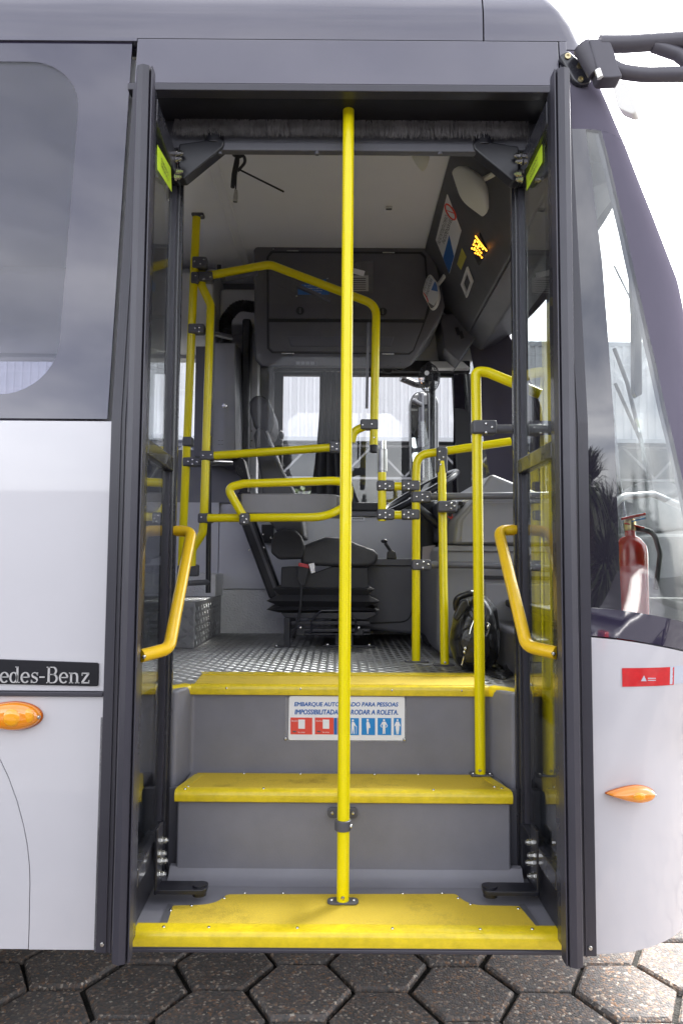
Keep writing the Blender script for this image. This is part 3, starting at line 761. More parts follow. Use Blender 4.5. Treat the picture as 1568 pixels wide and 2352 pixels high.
# nosing of the floor edge: middle piece and two angled ends
def nose_seg(pa, pb, par, drop=.030, back=.030):
    pa, pb = V(pa), V(pb); d = (pb - pa).normalized(); nb = V((-d.y, d.x, 0))
    pr = [(.004, -drop), (-.003, -drop + .002), (-.006, -.010), (-.003, -.002), (.005, .0035), (back, .0035), (back, .0), (.006, .0), (.006, -drop)]
    n_ = len(pr); vs = [pa + nb * q + V((0, 0, Z3 + h)) for q, h in pr] + [pb + nb * q + V((0, 0, Z3 + h)) for q, h in pr]
    fs = [tuple(range(n_)), tuple(range(2 * n_ - 1, n_ - 1, -1))] + [(i_, (i_ + 1) % n_, n_ + (i_ + 1) % n_, n_ + i_) for i_ in range(n_)]
    return MB().add(vs, fs).build('nosing', NOSE, par)
pL, pR = r3[0] - V((.004, .010, 0)), r3[1] + V((.004, -.010, 0))
nose_seg(pL, pR, st3, back=.012); nose_seg(wl_ - V((.06, .012, 0)), pL, st3); nose_seg(pR, wr_ + V((.06, -.012, 0)), st3)
t3 = [atz(x, y, Z3 + .002) for x, y in ((447, 1572), (1116, 1577), (1088, 1551), (466, 1548))]
MB().prism(t3, (0, 0, .003)).build('tread', TREAD, st3, smooth=False)
tt = [atz(x, y, Z3 + .0055) for x, y in ((466, 1551), (1088, 1554), (1090, 1548), (462, 1545))]
MB().prism(tt, (0, 0, .003)).build('tread_trim', NOSE, st3)
for x, y in ((520, 1581), (690, 1583), (900, 1586), (1060, 1587)): hw(SCREW, 'screw', at(x, y, Y3 - .004), st3, .55)
for sx, x0 in ((1, PLX0 - .02), (-1, PLX1)):
    MB().box(x0, x0 + .02, .0, Y3 + .06, Z1 - .05, Z3 - .001).build('well_side', PANELD, bus)

MB().box(PLX0, PLX1, .345, .37, Z1 - .05, Z2 - .01).build('well_back', PANELD, bus)
# -- door leaves
LZ0, LZ1 = at(278, 2213, -.10).z, at(345, 152, -.10).z
def leaf(sx, xo, xi):
    yo, yi = -.105, .385
    par = MB()
    def P(t, z, off=0.0): # t 0 outer edge .. 1 inner edge; off towards the doorway
        return V((xo + (xi - xo) * t + sx * off, yo + (yi - yo) * t, z))
    def bar(t0, t1, z0, z1, w0=-.019, w1=.019): 
        return MB().hexa([P(t0, z0, w0), P(t1, z0, w0), P(t1, z0, w1), P(t0, z0, w1), P(t0, z1, w0), P(t1, z1, w0), P(t1, z1, w1), P(t0, z1, w1)])
    fr = bar(.075, .17, LZ0 + .02, LZ1 - .02).build('door_leaf', FRAME, bus, bevel=.004)
    # rubber finger guard on the outer edge
    mb = MB(); prof = [(.09, -.021), (.03, -.021), (.0, -.015), (-.012, 0), (.0, .015), (.03, .021), (.09, .021)]
    a_ = [P(t, LZ0, o_) for t, o_ in prof]; n_ = len(a_)
    mb.add(a_ + [P(t, LZ1, o_) for t, o_ in prof], [tuple(range(n_)), tuple(range(2 * n_ - 1, n_ - 1, -1))] + [(i_, (i_ + 1) % n_, n_ + (i_ + 1) % n_, n_ + i_) for i_ in range(n_)])
    mb.build('edge_rubber', RUBBER, fr)
    bar(-.006, .06, LZ0 + .004, LZ1 - .004, .0213, .0245).build('edge_lip', RUBBER, fr)
    st = bar(.86, .985, LZ0 + .03, LZ1 - .03).build('inner_stile', FRAME, fr, bevel=.004)
    bar(.90, .935, LZ0 + .03, LZ1 - .03, .0195, .024).build('stile_groove_strip', FRAME, fr)
    bar(.171, .859, LZ1 - .095, LZ1 - .03).build('top_rail', FRAME, fr, bevel=.004)
    zc = at(332, 1021, -.05).z
    bar(.171, .859, zc - .022, zc + .022).build('cross_rail', FRAME, fr, bevel=.004)
    zg = at(306, 2005, -.04).z
    bar(.171, .859, LZ0 + .03, zg - .045, -.008, .008).build('kick_plate', BLACK, fr)
    bar(.171, .859, zg - .045, zg, -.019, .021).build('bottom_rail', FRAME, fr, bevel=.004)
    bar(.171, .859, zc + .0225, LZ1 - .096, -.003, .003).build('upper_pane', DOORGLASS, fr)
    bar(.171, .859, zg + .0005, zc - .0225, -.003, .003).build('lower_pane', DOORGLASS, fr)
    # gasket lines round the panes
    for z0, z1 in ((zc + .0225, LZ1 - .096), (zg + .0005, zc - .0225)):
        for t0, t1 in ((.1705, .195), (.835, .8595)): bar(t0, t1, z0 + .0005, z1 - .0005, -.010, .010).build('gasket', RUBBER, fr)
    return fr, P
lfL, PL_ = leaf(1, -.512, -.531)
lfR, PR_ = leaf(-1, .556, .551)
lab(lfL, 'folded-back left door leaf with yellow handle'); lab(lfR, 'folded-back right door leaf with yellow handle')

def door_handle(pts, par):
    path = fillet(pts, [0, .035, .05, 0])
    h = MB().tube(path, .0165, 16).build('handle', YELO, par)
    hw(SCREW, 'screw', pts[3] + V((.012 if pts[3].x < 0 else -.012, -.0155, .0)), par, .9)
    return h
def hz(px, py, t, Pf, off): # point on the leaf side at leaf fraction t, height taken from the picture
    b = Pf(t, 1.0, off); p = at(px, py, b.y); b.z = p.z; return b
door_handle([hz(400, 1219, .92, PL_, .019), hz(424, 1221, .885, PL_, .075), hz(352, 1490, .26, PL_, .075), hz(308, 1507, .12, PL_, .019)], lfL)
door_handle([hz(1186, 1217, .92, PR_, .019), hz(1162, 1219, .885, PR_, .075), hz(1232, 1485, .26, PR_, .075), hz(1280, 1500, .12, PR_, .019)], lfR)
def sticker(par, X, quad, txt):
    p = [atX(x, y, X) for x, y in quad]
    mb = MB().prism(p, (.0006 if X < 0 else -.0006, 0, 0)).build('sticker', LIME, par)
    ex = (p[1] - p[0]); c = sum(p, V((0, 0, 0))) / 4 + V((.0009 if X < 0 else -.0009, 0, 0))
    ex = V((0, 1, 0)) if X < 0 else V((0, -1, 0))
    for k, s_ in enumerate(txt):
        text(s_, 'sticker_lettering', INK, par, c + V((0, 0, .006 - .016 * k)), ex, (0, 0, 1), width=.085, height=.010)
XsL = -.5125; XsR = .5485
sticker(lfL, XsL, [(361, 332), (361, 388), (394, 440), (392, 385)], ['CUIDADO', 'DEGRAU'])
sticker(lfR, XsR, [(1245, 330), (1245, 372), (1209, 438), (1208, 393)], ['CUIDADO', 'DEGRAU'])
# door arms, bolts
def arm(sx, par, pivot_px, leafx, yleaf, z, top):
    pv = atz(*pivot_px, z); lx = leafx + sx * .020
    mb = MB()
    w_ = .029
    end = V((lx, pv.y + .01, z))
    pts = roundpoly([V((lx, pv.y - w_, z)), V((pv.x + sx * .022, pv.y - w_, z)), V((pv.x + sx * .022, pv.y + w_, z)), V((lx, pv.y + w_, z))], [.0, .022, .022, .0])
    mb.prism(pts, (0, 0, .012))
    ar = mb.build('door_arm', BLACK, par, bevel=.002)
    if not top:
        MB().box(lx - .001 if sx > 0 else lx - .007, lx + .007 if sx > 0 else lx + .001, pv.y - w_, pv.y + w_, z - .002, z + .17).build('arm_plate', BLACK, par, bevel=.003)
        MB().cyl(pv - V((0, 0, .012)), pv + V((0, 0, .016)), .019, 18).build('pivot', BLACK, par)
        for k in range(4):
            hw(BOLT[1 if sx > 0 else -1], 'bolt', V((lx + sx * .007, pv.y + (.010 if k % 2 else -.010), z + .045 + .027 * k)), par)
    return ar
arm(1, lfL, (458, 2045), -.512, .2, Z1 + .030, False)
arm(-1, lfR, (1125, 2048), .556, .2, Z1 + .030, False)
for sx, par, lx in ((1, lfL, -.524), (-1, lfR, .552)):
    zt_ = LZ1 - .025; x0 = lx + sx * .020
    yy = .30
    pts = [V((x0, yy, zt_ + .035)), V((x0 + sx * .125, yy, zt_ + .055)), V((x0 + sx * .140, yy, zt_ + .045)), V((x0 + sx * .135, yy, zt_ + .025)), V((x0 + sx * .02, yy, zt_ - .075)), V((x0, yy, zt_ - .075))]
    MB().prism(pts, (0, -.045, 0)).build('top_arm', BLACK, par, bevel=.005)
    MB().cyl(V((x0 + sx * .105, yy - .02, zt_ + .04)), V((x0 + sx * .105, yy - .02, zt_ + .085)), .030, 18).build('top_pivot', BLACK, par, bevel=.004)
    for k in range(4):
        hw(BOLT[1 if sx > 0 else -1], 'bolt', V((x0, yy - .06 - (.02 if k % 2 else 0), zt_ - .005 - .028 * k)), par)

# -- handrails
RT = .0168
def rail(pts, rad=.05, name='handrail', mt=YEL, r=RT, par=None):
    if pts[0].y > 1.25 and mt is YEL: r = .0188
    return MB().tube(fillet(pts, rad), r, 16).build(name, mt, par or bus)
def clamp(par, x0, y0, x1, y1, Y, screws=(), depth=.046, name='clamp', mt=CLAMP):
    a, b = at(x0, y0, Y), at(x1, y1, Y)
    o = MB().box(min(a.x, b.x), max(a.x, b.x), Y - depth / 2, Y + depth / 2, min(a.z, b.z), max(a.z, b.z)).build(name, mt, par, bevel=.008, seg=3)
    for sx_, sy_ in screws: hw(SCREW, 'screw', at(sx_, sy_, Y - depth / 2 - .0005), par, .85)
    return o
# centre pole
pb = atz(787, 2077, Z1); pb.z = Z1; ptop = at(800, 292, .20); ptop = pb + (ptop - pb) * 1.03
cp = lab(rail([pb, ptop], 0), 'bright yellow pole in the middle of the doorway')
ov = roundpoly([pb + V((-.042, -.018, .004)), pb + V((.042, -.018, .004)), pb + V((.042, .018, .004)), pb + V((-.042, .018, .004))], .017)
MB().prism(ov, (0, 0, .006)).build('base_plate', CLAMP, cp, bevel=.002)
for d in (-.03, .03): hw(SCREWZ, 'screw', pb + V((d, 0, .0105)), cp, .9)
hw(SCREW, 'screw', at(787, 2064, pb.y - RT), cp, .9)
zc_ = at(787, 1893, .16).z; xc_ = at(787, 1893, .17).x
zp_ = at(787, 1868, Y2).z
yp = pb.y + (ptop.y - pb.y) * (zc_ - pb.z) / (ptop.z - pb.z)
MB().cyl(V((xc_, yp, zc_ - .014)), V((xc_, yp, zc_ + .014)), .0225, 22).build('clamp_ring', CLAMP, cp, bevel=.003)
MB().hexa([V((xc_ - .010, yp, zc_ - .010)), V((xc_ + .010, yp, zc_ - .010)), V((xc_ + .010, Y2 + .012, zp_ - .012)), V((xc_ - .010, Y2 + .012, zp_ - .012)), V((xc_ - .010, yp, zc_ + .012)), V((xc_ + .010, yp, zc_ + .012)), V((xc_ + .010, Y2 + .012, zp_ + .010)), V((xc_ - .010, Y2 + .012, zp_ + .010))]).build('clamp_arm', CLAMP, cp, bevel=.003)
pl = roundpoly([V((xc_ - .044, Y2 + .002, zp_ - .016)), V((xc_ + .044, Y2 + .002, zp_ - .016)), V((xc_ + .044, Y2 + .002, zp_ + .014)), V((xc_ - .044, Y2 + .002, zp_ + .014))], .014)
MB().prism(pl, (0, .012, 0)).build('clamp_plate', CLAMP, cp, bevel=.002)
for d in (-.030, .030): hw(SCREW, 'screw', V((xc_ + d, Y2 + .001, zp_)), cp, 1.0)
hw(SCREWXP, 'screw', V((xc_ + .022, yp - .006, zc_ - .002)), cp, 1.0)
# near post on the middle step, bending to the right
q0 = atz(1103, 1784, Z2); YN = q0.y
np_ = lab(rail([q0, at(1095, 1000, YN), at(1092, 852, YN), at(1120, 855, YN), at(1240, 905, YN - .02)], [0, 0, .03, .05, 0]), 'yellow post on the middle step with bent top')
MB().box(q0.x - .032, q0.x + .038, q0.y - .02, q0.y + .022, Z2 + .003, Z2 + .010).build('base_plate', CLAMP, np_, bevel=.004)
hw(SCREW, 'screw', at(1102, 1771, YN - RT), np_, .9)
for d in (-.024, .029): hw(SCREWZ, 'screw', q0 + V((d, -.004, .0105)), np_, .8)
gp = rail([at(1095, 985, YN), at(1300, 985, YN)], 0, 'grey_rail', GPIPE, .0145)
clamp(gp, 1082, 967, 1138, 999, YN, ((1116, 973), (1130, 981), (1116, 993)), .052)
# floor posts
p1b = atz(955, 1521, Z3); Y1p = p1b.y
f1 = lab(rail([p1b, at(955, 1100, Y1p), at(957, 1045, Y1p), at(1010, 1038, Y1p), at(1172, 1014, Y1p)], [0, 0, .07, .07, 0]), 'yellow floor post with curved top rail')
MB().box(p1b.x - .045, p1b.x + .050, p1b.y - .022, p1b.y + .02, Z3 + .0012, Z3 + .006).build('base_plate', CLAMP, f1, bevel=.003)
for d in (-.034, .040): hw(SCREWZ, 'screw', p1b + V((d, 0, .006)), f1, .8)
p2b = atz(1021, 1529, Z3); Y2p = p2b.y
f2 = lab(rail([p2b, at(1014, 1060, Y1p - .02)], 0), 'short yellow floor post beside the backpack')
MB().box(p2b.x - .045, p2b.x + .035, p2b.y - .022, p2b.y + .02, Z3 + .0012, Z3 + .006).build('base_plate', CLAMP, f2, bevel=.003)
hw(SCREW, 'screw', at(1022, 1522, Y2p - RT), f2, .9)
clamp(f1, 1001, 1028, 1026, 1088, Y1p - .01, ((1010, 1037), (1009, 1056), (1012, 1067), (1018, 1050)), .050)
clamp(f2, 1004, 1151, 1048, 1177, Y2p + .01, ((1025, 1161), (1036, 1156), (1036, 1168), (1043, 1162)))
g1 = rail([at(958, 1141, Y1p), at(1300, 1137, Y1p)], 0, 'grey_rail', GPIPE, .0145)
clamp(g1, 944, 1129, 989, 1155, Y1p, ((957, 1141), (970, 1136), (981, 1141), (970, 1149)))
g2 = rail([at(958, 1297, Y1p), at(1110, 1298, Y1p), at(1300, 1308, Y1p)], .1, 'grey_rail', GPIPE, .0145)
clamp(g2, 945, 1285, 989, 1310, Y1p, ((958, 1296), (972, 1291), (983, 1296), (971, 1304)))
# socket with the missing turnstile arm
sk = rail([at(877, 1197, Y1p), at(877, 1085, Y1p)], 0, name='turnstile_stub'); lab(sk, 'short yellow stub with bare steel socket')
MB().cyl(at(877, 1094, Y1p), at(878, 1083, Y1p), .0150, 16).build('socket', STEEL, sk)
MB().cyl(at(878, 1083, Y1p), at(878, 1032, Y1p), .0205, 20).build('socket', mat('dull_steel', (.42, .42, .41), .38, metal=1.0, var=(25, .3)), sk, bevel=.001)
MB().cyl(at(879, 1032, Y1p), at(879, 1013, Y1p), .0150, 16).build('socket', STEEL, sk)
for yy in (1117, 1183):
    r_ = rail([at(880, yy, Y1p), at(950, yy, Y1p)], 0, name='crossbar', par=sk)
    clamp(sk, 865, yy - 13, 905, yy + 11, Y1p, ((872, yy), (885, yy - 5), (895, yy), (885, yy + 6)))
    clamp(sk, 921, yy - 13, 963, yy + 11, Y1p, ((928, yy - 1), (938, yy - 6), (948, yy - 2), (938, yy + 6)))
# partition behind the driver: frame, acrylic sheet
YP = 1.36
pf = lab(rail([at(462, 636, YP), at(470, 634, YP), at(619, 607, YP), at(864, 700, YP), at(858, 1022, YP)], [0, 0, .08, .075, 0], 'partition_rail'), 'angled yellow rail around the clear driver screen')
MB().cyl(at(858, 1020, YP), at(857.5, 1040, YP), .0172, 16).build('end_cap', BLACKM, pf, bevel=.006)
hw(SCREW, 'screw', at(859, 1005, YP - RT), pf, .8)
pB = lab(rail([at(463, 612, YP + .03), at(463, 655, YP), at(484, 700, YP), at(468, 1195, YP), at(465, 1225, YP), at(441, 1262, YP), at(440, 1300, YP)], [0, .03, .06, .02, .05, .06, 0]), 'bent yellow pole beside the driver screen')
pm = rail([at(470, 1048, YP), at(772, 1027, YP)], 0, 'partition_rail')
clamp(pm, 461, 1036, 492, 1058, YP, ((466, 1046), (484, 1045)))
clamp(pm, 757, 1014, 779, 1040, YP, ((763, 1026), (773, 1019), (773, 1031)))
pc = rail([at(806, 1016, YP), at(812, 990, YP), at(850, 974, YP)], .05, 'partition_rail')
clamp(pc, 827, 964, 868, 988, YP, ((833, 976), (854, 974)))
scr = MB().prism(pxpoly([(490, 650), (619, 620), (840, 702), (848, 720), (846, 968), (780, 1010), (770, 1016), (492, 1032)], YP + .012), (0, .004, 0)).build('driver_screen', ACRYL, bus)
for pts in ([(518, 636), (592, 621), (592, 627), (518, 642)], [(681, 650), (758, 684), (758, 690), (681, 656)], [(843, 740), (849, 740), (845, 935), (839, 935)], [(486, 700), (493, 700), (486, 1000), (479, 1000)], [(508, 1038), (752, 1018), (752, 1024), (508, 1044)]):
    MB().prism(pxpoly(pts, YP - .004), (0, .03, 0)).build('edge_channel', PANELD, scr)
# left pole
def ya(y): return 1.325 + .16 * (y - 478) / 895.0
YA = 1.41
pA = lab(rail([at(452, 478, ya(478)), at(414, 1373, ya(1373))], 0), 'tall yellow pole from the wheel box to the ceiling')
clamp(pA, 441, 487, 469, 499, ya(487), ((463, 495),))
clamp(pA, 443, 592, 476, 618, ya(592), ((447, 600), (460, 606), (468, 596)))
clamp(pA, 440, 627, 458, 653, ya(627), ((449, 633),))
clamp(pA, 456, 626, 490, 649, YP, ((468, 640), (483, 636)))
clamp(pA, 434, 745, 470, 768, ya(745), ((448, 753), (458, 752), (457, 761)))
clamp(pA, 421, 1004, 443, 1026, ya(1004))
clamp(pA, 421, 1051, 463, 1072, ya(1051), ((432, 1060), (442, 1056), (442, 1066), (452, 1061)))
clamp(pA, 409, 1298, 432, 1322, ya(1298)); clamp(pA, 408, 1328, 430, 1350, ya(1328))
clamp(pA, 428, 1296, 456, 1324, YP + .02, ((440, 1302),))
clamp(pB, 456, 1179, 490, 1202, YP, ((462, 1188), (478, 1188)))
rail([at(455, 1062, YA), at(530, 1064, YA + .3)], 0, 'grey_rail', GPIPE, .014)
rail([at(430, 1340, YA), at(478, 1337, YA + .1)], 0, 'grey_rail', GPIPE, .013)
rail([at(478, 1362, YA + .1), at(480, 1060, YA + .1)], 0, 'grey_rail', BLACK, .012)
rail([at(452, 756, YA), at(530, 775, YA + .3)], 0, 'grey_rail', GPIPE, .014)
# padded seat rest with loop
YQ = .98
lp = lab(rail([at(562, 1192, YQ), at(521, 1120, YQ), at(560, 1111, YQ), at(770, 1104, YQ), at(802, 1110, YQ + .05), at(800, 1160, YQ + .08), at(745, 1188, YQ), at(478, 1190, YQ + .05)], [0, .06, .04, .08, .06, .05, .12, 0]), 'yellow loop rail around the grey seat pad')
clamp(lp, 551, 1179, 573, 1206, YQ, ((557, 1186), (565, 1193), (560, 1200)))
pd = [(552, 1140), (560, 1135), (742, 1127), (766, 1136), (784, 1156), (780, 1170), (742, 1180), (556, 1180)]
pz0, pz1 = at(600, 1180, YQ + .02).z, at(600, 1133, YQ + .02).z; pxa, pxb, pxc = at(553, 1150, YQ + .02).x, at(742, 1150, YQ + .02).x, at(788, 1150, YQ + .12).x
pad = MB().prism([V((pxa, YQ + .02, pz0)), V((pxb, YQ + .02, pz0)), V((pxb + (pxc - pxb) * .7, YQ + .055, pz0)), V((pxc, YQ + .14, pz0)), V((pxc, YQ + .30, pz0)), V((pxa, YQ + .30, pz0))], (0, 0, pz1 - pz0)).build('seat_pad', PADV, bus, bevel=.007, seg=3); lab(pad, 'grey vinyl pad inside the yellow loop rail')
for x in (620, 665, 722):
    MB().beam(at(x, 1182, YQ + .05), at(x + 14, 1182, YQ + .2), .02, .012).build('pad_bracket', YEL, pad)

# -- ceiling and overhead fittings
ZC = 2.955
MB().box(XB, .55, .298, 2.0, ZC, ZC + .02).build('ceiling', CEIL, bus)
MB().prism([V((XB, 2.0, ZC)), V((XB, 2.10, ZC - .02)), V((XB, YF, ZC - .09)), V((XB, YF, ZC + .02)), V((XB, 2.0, ZC + .02))], (6.8, 0, 0)).build('ceiling_cove', CEIL, bus)
for xx in (-.545, -.505): MB().box(xx, xx + .008, .30, 2.0, ZC - .006, ZC - .0005).build('ceiling_seam', CEIL, bus, bevel=.002)
du = [(2.10, ZC - .02), (1.86, ZC - .03), (1.78, ZC - .09), (1.76, ZC - .2), (1.80, ZC - .33), (1.90, ZC - .40), (YF, ZC - .42), (YF, ZC - .06)]
dxe = at(497, 600, 1.85).x
MB().prism([V((dxe, y, z)) for y, z in du], (-5.2, 0, 0)).build('air_duct', PALE, bus, bevel=.02, seg=3)
MB().box(dxe + .001, DW[0] + .02, 1.95, YF, ZC - .30, ZC - .10).build('duct_end', PALE, bus, bevel=.02)
for x, y in ((502, 585), (515, 623)):
    p = at(x - 12, y, 1.775); MB().beam(p, p + V((.0, 0, .035)), .02, .006).build('duct_vent', BLACKM, bus)
p = at(893, 474, 0); p = atz(893, 474, ZC); cl = MB().box(p.x - .014, p.x + .014, p.y - .01, p.y + .01, ZC - .012, ZC).build('ceiling_clip', STEEL, bus, bevel=.002)
MB().prism([atz(432, 372, ZC - .12), atz(440, 368, ZC - .12), atz(449, 400, ZC - .14), atz(437, 402, ZC - .14)], (0, 0, .01)).build('emergency_tag', REDT, bus)

# driver's overhead cabinet
YCB = 1.66
cab = [(582, 572), (592, 558), (975, 560), (996, 566), (1022, 702), (1012, 730), (944, 838), (928, 846), (600, 843), (584, 826)]
cfp = pxpoly(cab, YCB); zlim = at(800, 846, YF).z
cbk = [V((p.x, YF, max(p.z, zlim + .004))) for p in cfp]; n_ = len(cfp)
cb = MB().add(cfp + cbk, [tuple(range(n_)), tuple(range(2 * n_ - 1, n_ - 1, -1))] + [(i + n_, (i + 1) % n_ + n_, (i + 1) % n_, i) for i in range(n_)]).build('overhead_cabinet', CABIN, bus, bevel=.014, seg=3)
dr = [(612, 590), (622, 576), (968, 578), (978, 588), (987, 700), (985, 716), (950, 806), (940, 814), (624, 811), (613, 800)]
Dm = pxpoly(dr, YCB - .012)
mid = [(613, 735), (980, 737)]
up_ = [(617, 590), (626, 580), (964, 582), (974, 591), (982, 700), (974, 732), (617, 731)]
lo_ = [(617, 739), (972, 740), (948, 802), (938, 810), (627, 807), (618, 799)]
MB().prism(pxpoly(dr, YCB - .003), (0, .004, 0)).build('cabinet_groove', BLACKM, cb)
MB().prism(pxpoly(up_, YCB - .010), (0, .012, 0)).build('cabinet_door', CABIN, cb, bevel=.004)
MB().prism(pxpoly(lo_, YCB - .010), (0, .012, 0)).build('cabinet_door', CABIN, cb, bevel=.004)
MB().prism(pxpoly([(660, 772), (905, 773), (897, 795), (668, 795)], YCB - .013), (0, .006, 0)).build('pull_recess', PANELD, cb, bevel=.004)
for x, y in ((689, 714), (879, 716)):
    p = at(x, y, YCB - .010); MB().lathe(p, (0, -1, 0), [(.020, 0), (.020, .006), (.014, .008), (.013, .003)], 20).build('lock_knob', BLACKM, cb)
    MB().box(p.x - .004, p.x + .004, p.y - .013, p.y - .002, p.z - .012, p.z + .012).build('lock_tab', CABIN, cb)
for x, y in ((672, 576), (892, 580), (661, 812), (891, 813)):
    p = at(x, y, YCB - .011); MB().box(p.x - .030, p.x + .030, p.y - .003, p.y + .003, p.z - .003, p.z + .003).build('hinge', STEEL, cb)
for x, y in ((628, 572), (737, 568), (866, 569)): hw(SCREW, 'screw', at(x, y, YCB - .002), cb, .9)
MB().prism(pxpoly([(684, 655), (748, 640), (756, 676), (684, 676)], YCB - .0125), (0, .002, 0)).build('notice', SIGNB, cb)
for k in range(4):
    text(['Em caso de emergencia', 'acione a valvula', 'e abra a porta', 'manualmente'][k], 'notice_lettering', SIGNW, cb, at(722, 656 + 5.5 * k, YCB - .0128), (1, 0, 0), (0, 0, 1), width=.10 - .012 * k, height=.007)
for x, y in ((681, 680), (752, 640), (847, 693), (748, 684)): hw(SCREW, 'screw', at(x, y, YCB - .013), cb, .9)
MB().prism(pxpoly([(797, 602), (858, 598), (857, 672), (797, 672)], YCB - .013), (0, .003, 0)).build('document_pocket', glass('plastic_pocket', (.75, .75, .77), 1.6, .10), cb)
MB().prism(pxpoly([(800, 612), (838, 622), (835, 634), (800, 625)], YCB - .0145), (0, .001, 0)).build('paper', SIGNW, cb)
MB().prism(pxpoly([(798, 632), (846, 632), (846, 668), (798, 668)], YCB - .0141), (0, .001, 0)).build('paper', mat('paper_grey', (.42, .41, .40), .7), cb)
for k in range(6):
    MB().prism(pxpoly([(802, 638 + 5 * k), (840, 638 + 5 * k), (840, 639.6 + 5 * k), (802, 639.6 + 5 * k)], YCB - .0146), (0, .0004, 0)).build('print_line', INK, cb)
for x in (890, 918):
    p = at(x, 848 - (x - 890) * .25, YCB + .03); MB().lathe(p + V((0, .0, .006)), (0, -.5, -.85), [(.030, 0), (.030, .010), (.024, .012), (.022, .006)], 20).build('air_nozzle', BLACKM, cb)
MB().box(at(676, 833, YCB).x, at(728, 833, YCB).x, YCB - .006, YCB + .004, at(700, 840, YCB).z, at(700, 829, YCB).z).build('label_holder', PANELD, cb, bevel=.002)
for k in range(4):
    MB().box(at(680 + 11 * k, 833, YCB).x, at(689 + 11 * k, 833, YCB).x, YCB - .0075, YCB - .0055, at(700, 838, YCB).z, at(700, 831, YCB).z).build('label_tab', PANEL, cb)

# front header panel above the windscreen, sloping
HT, HB = V((.405, 1.0, ZC - .003)), V((.665, 1.0, 2.60))
hn = (HB - HT).cross(V((0, 1, 0))).normalized()
if hn.x > 0: hn = -hn
HY0, HY1 = .30, 2.02
hp = MB().prism([V((HT.x, HY0, HT.z)), V((HB.x, HY0, HB.z)), V((HB.x + .10, HY0, HB.z + .03)), V((HT.x + .3, HY0, HT.z))], (0, HY1 - HY0, 0)).build('front_header', CABIN, bus, bevel=.010)
MB().prism([V((HB.x + .002, HY0, HB.z - .001)), V((HB.x + .09, HY0, HB.z - .06)), V((HB.x + .24, HY0, HB.z + .0)), V((HB.x + .1, HY0, HB.z + .03))], (0, HY1 - HY0, 0)).build('header_trim', PANELD, bus, bevel=.01)
def hpt(x, y, off=0.0): return atp(x, y, HT + hn * off, hn)
def hplate(pts, name, mt, off0, off1, par=hp, bevel=0):
    return MB().prism([hpt(x, y, off1) for x, y in pts], -hn * (off1 - off0)).build(name, mt, par, bevel=bevel)
hplate([(1026, 446), (1058, 530), (1031, 628), (1000, 550)], 'notice', SIGNW, .0, .0030)
hplate([(1031, 628), (1042, 588), (1031, 540), (1017, 592)], 'notice_panel', SIGNB, .0031, .0042)
for a, b in (((1017, 530), (1032, 488)), ((1010, 552), (1024, 506)), ((1014, 566), (1029, 520))):
    pass
up2 = V((0, 0, 1)); hx = V((0, 1, 0)); hv = hn.cross(hx).normalized()
if hv.z < 0: hv = -hv
text('FALE AO MOTORISTA SOMENTE O', 'notice_lettering', INK, hp, hpt(1017, 525, .0032), -hx if False else V((0, -1, 0)), hv, width=.30, height=.020)
text('INDISPENSAVEL', 'notice_lettering', INK, hp, hpt(1026, 530, .0032), V((0, -1, 0)), hv, width=.24, height=.020)
cc = hpt(1034, 486, .0034)
mb = MB(); rr = [cc + (V((0, 1, 0)) * math.cos(a) + hv * math.sin(a)) * .036 for a in np.linspace(0, 2 * math.pi, 25)]
mb.tube(rr, .004, 6); mb.build('prohibition_ring', SIGNR, hp)
MB().beam(cc + hx * .025 + hv * .025, cc - hx * .025 - hv * .025, .006, .003).build('prohibition_bar', SIGNR, hp)
hplate([(1060, 570), (1070, 590), (1058, 620), (1049, 606)], 'yellow_label', mat('dull_yellow_label', (.45, .40, .06), .5), .0, .0025)
hplate([(1098, 535), (1116, 575), (1098, 610), (1082, 575)], 'display_box', BLACKM, .0, .010, bevel=.003)
LEDM = mat('amber_led', (.3, .08, .0), .4, emit=((1.0, .34, .02), 1.4))
hxd, dc = V((0, 1, 0)), hpt(1098, 573, .0105)
pat = ['.##.#..#', '#..#.##.', '####.#.#', '#..#.##.', '#..#.#..', '.....#..']
for j, row in enumerate(pat):
    for i, ch in enumerate(row):
        if ch == '#': MB().ellipsoid(dc + hxd * ((i - 3.5) * .0125) + hv * ((2.5 - j) * .0125), (.0042, .0042, .0042), 6, 4).build('display_dot', LEDM, hp)
MB().beam(dc - hxd * .06 - hv * .04, dc - hxd * .06 + hv * .04, .005, .003).build('display_bar', LEDM, hp)
# square reading-light frame
fr_ = [(1075, 610), (1088, 645), (1074, 682), (1061, 650)]; fi_ = [(1075, 622), (1083, 645), (1074, 670), (1066, 650)]
MB().ring([hpt(x, y, .003) for x, y in fi_], [hpt(x, y, .003) for x, y in fr_], hn * .012).build('lamp_frame', PALE, hp, bevel=.003)
hplate(fi_, 'lamp_lens', PANELD, .0, .004)
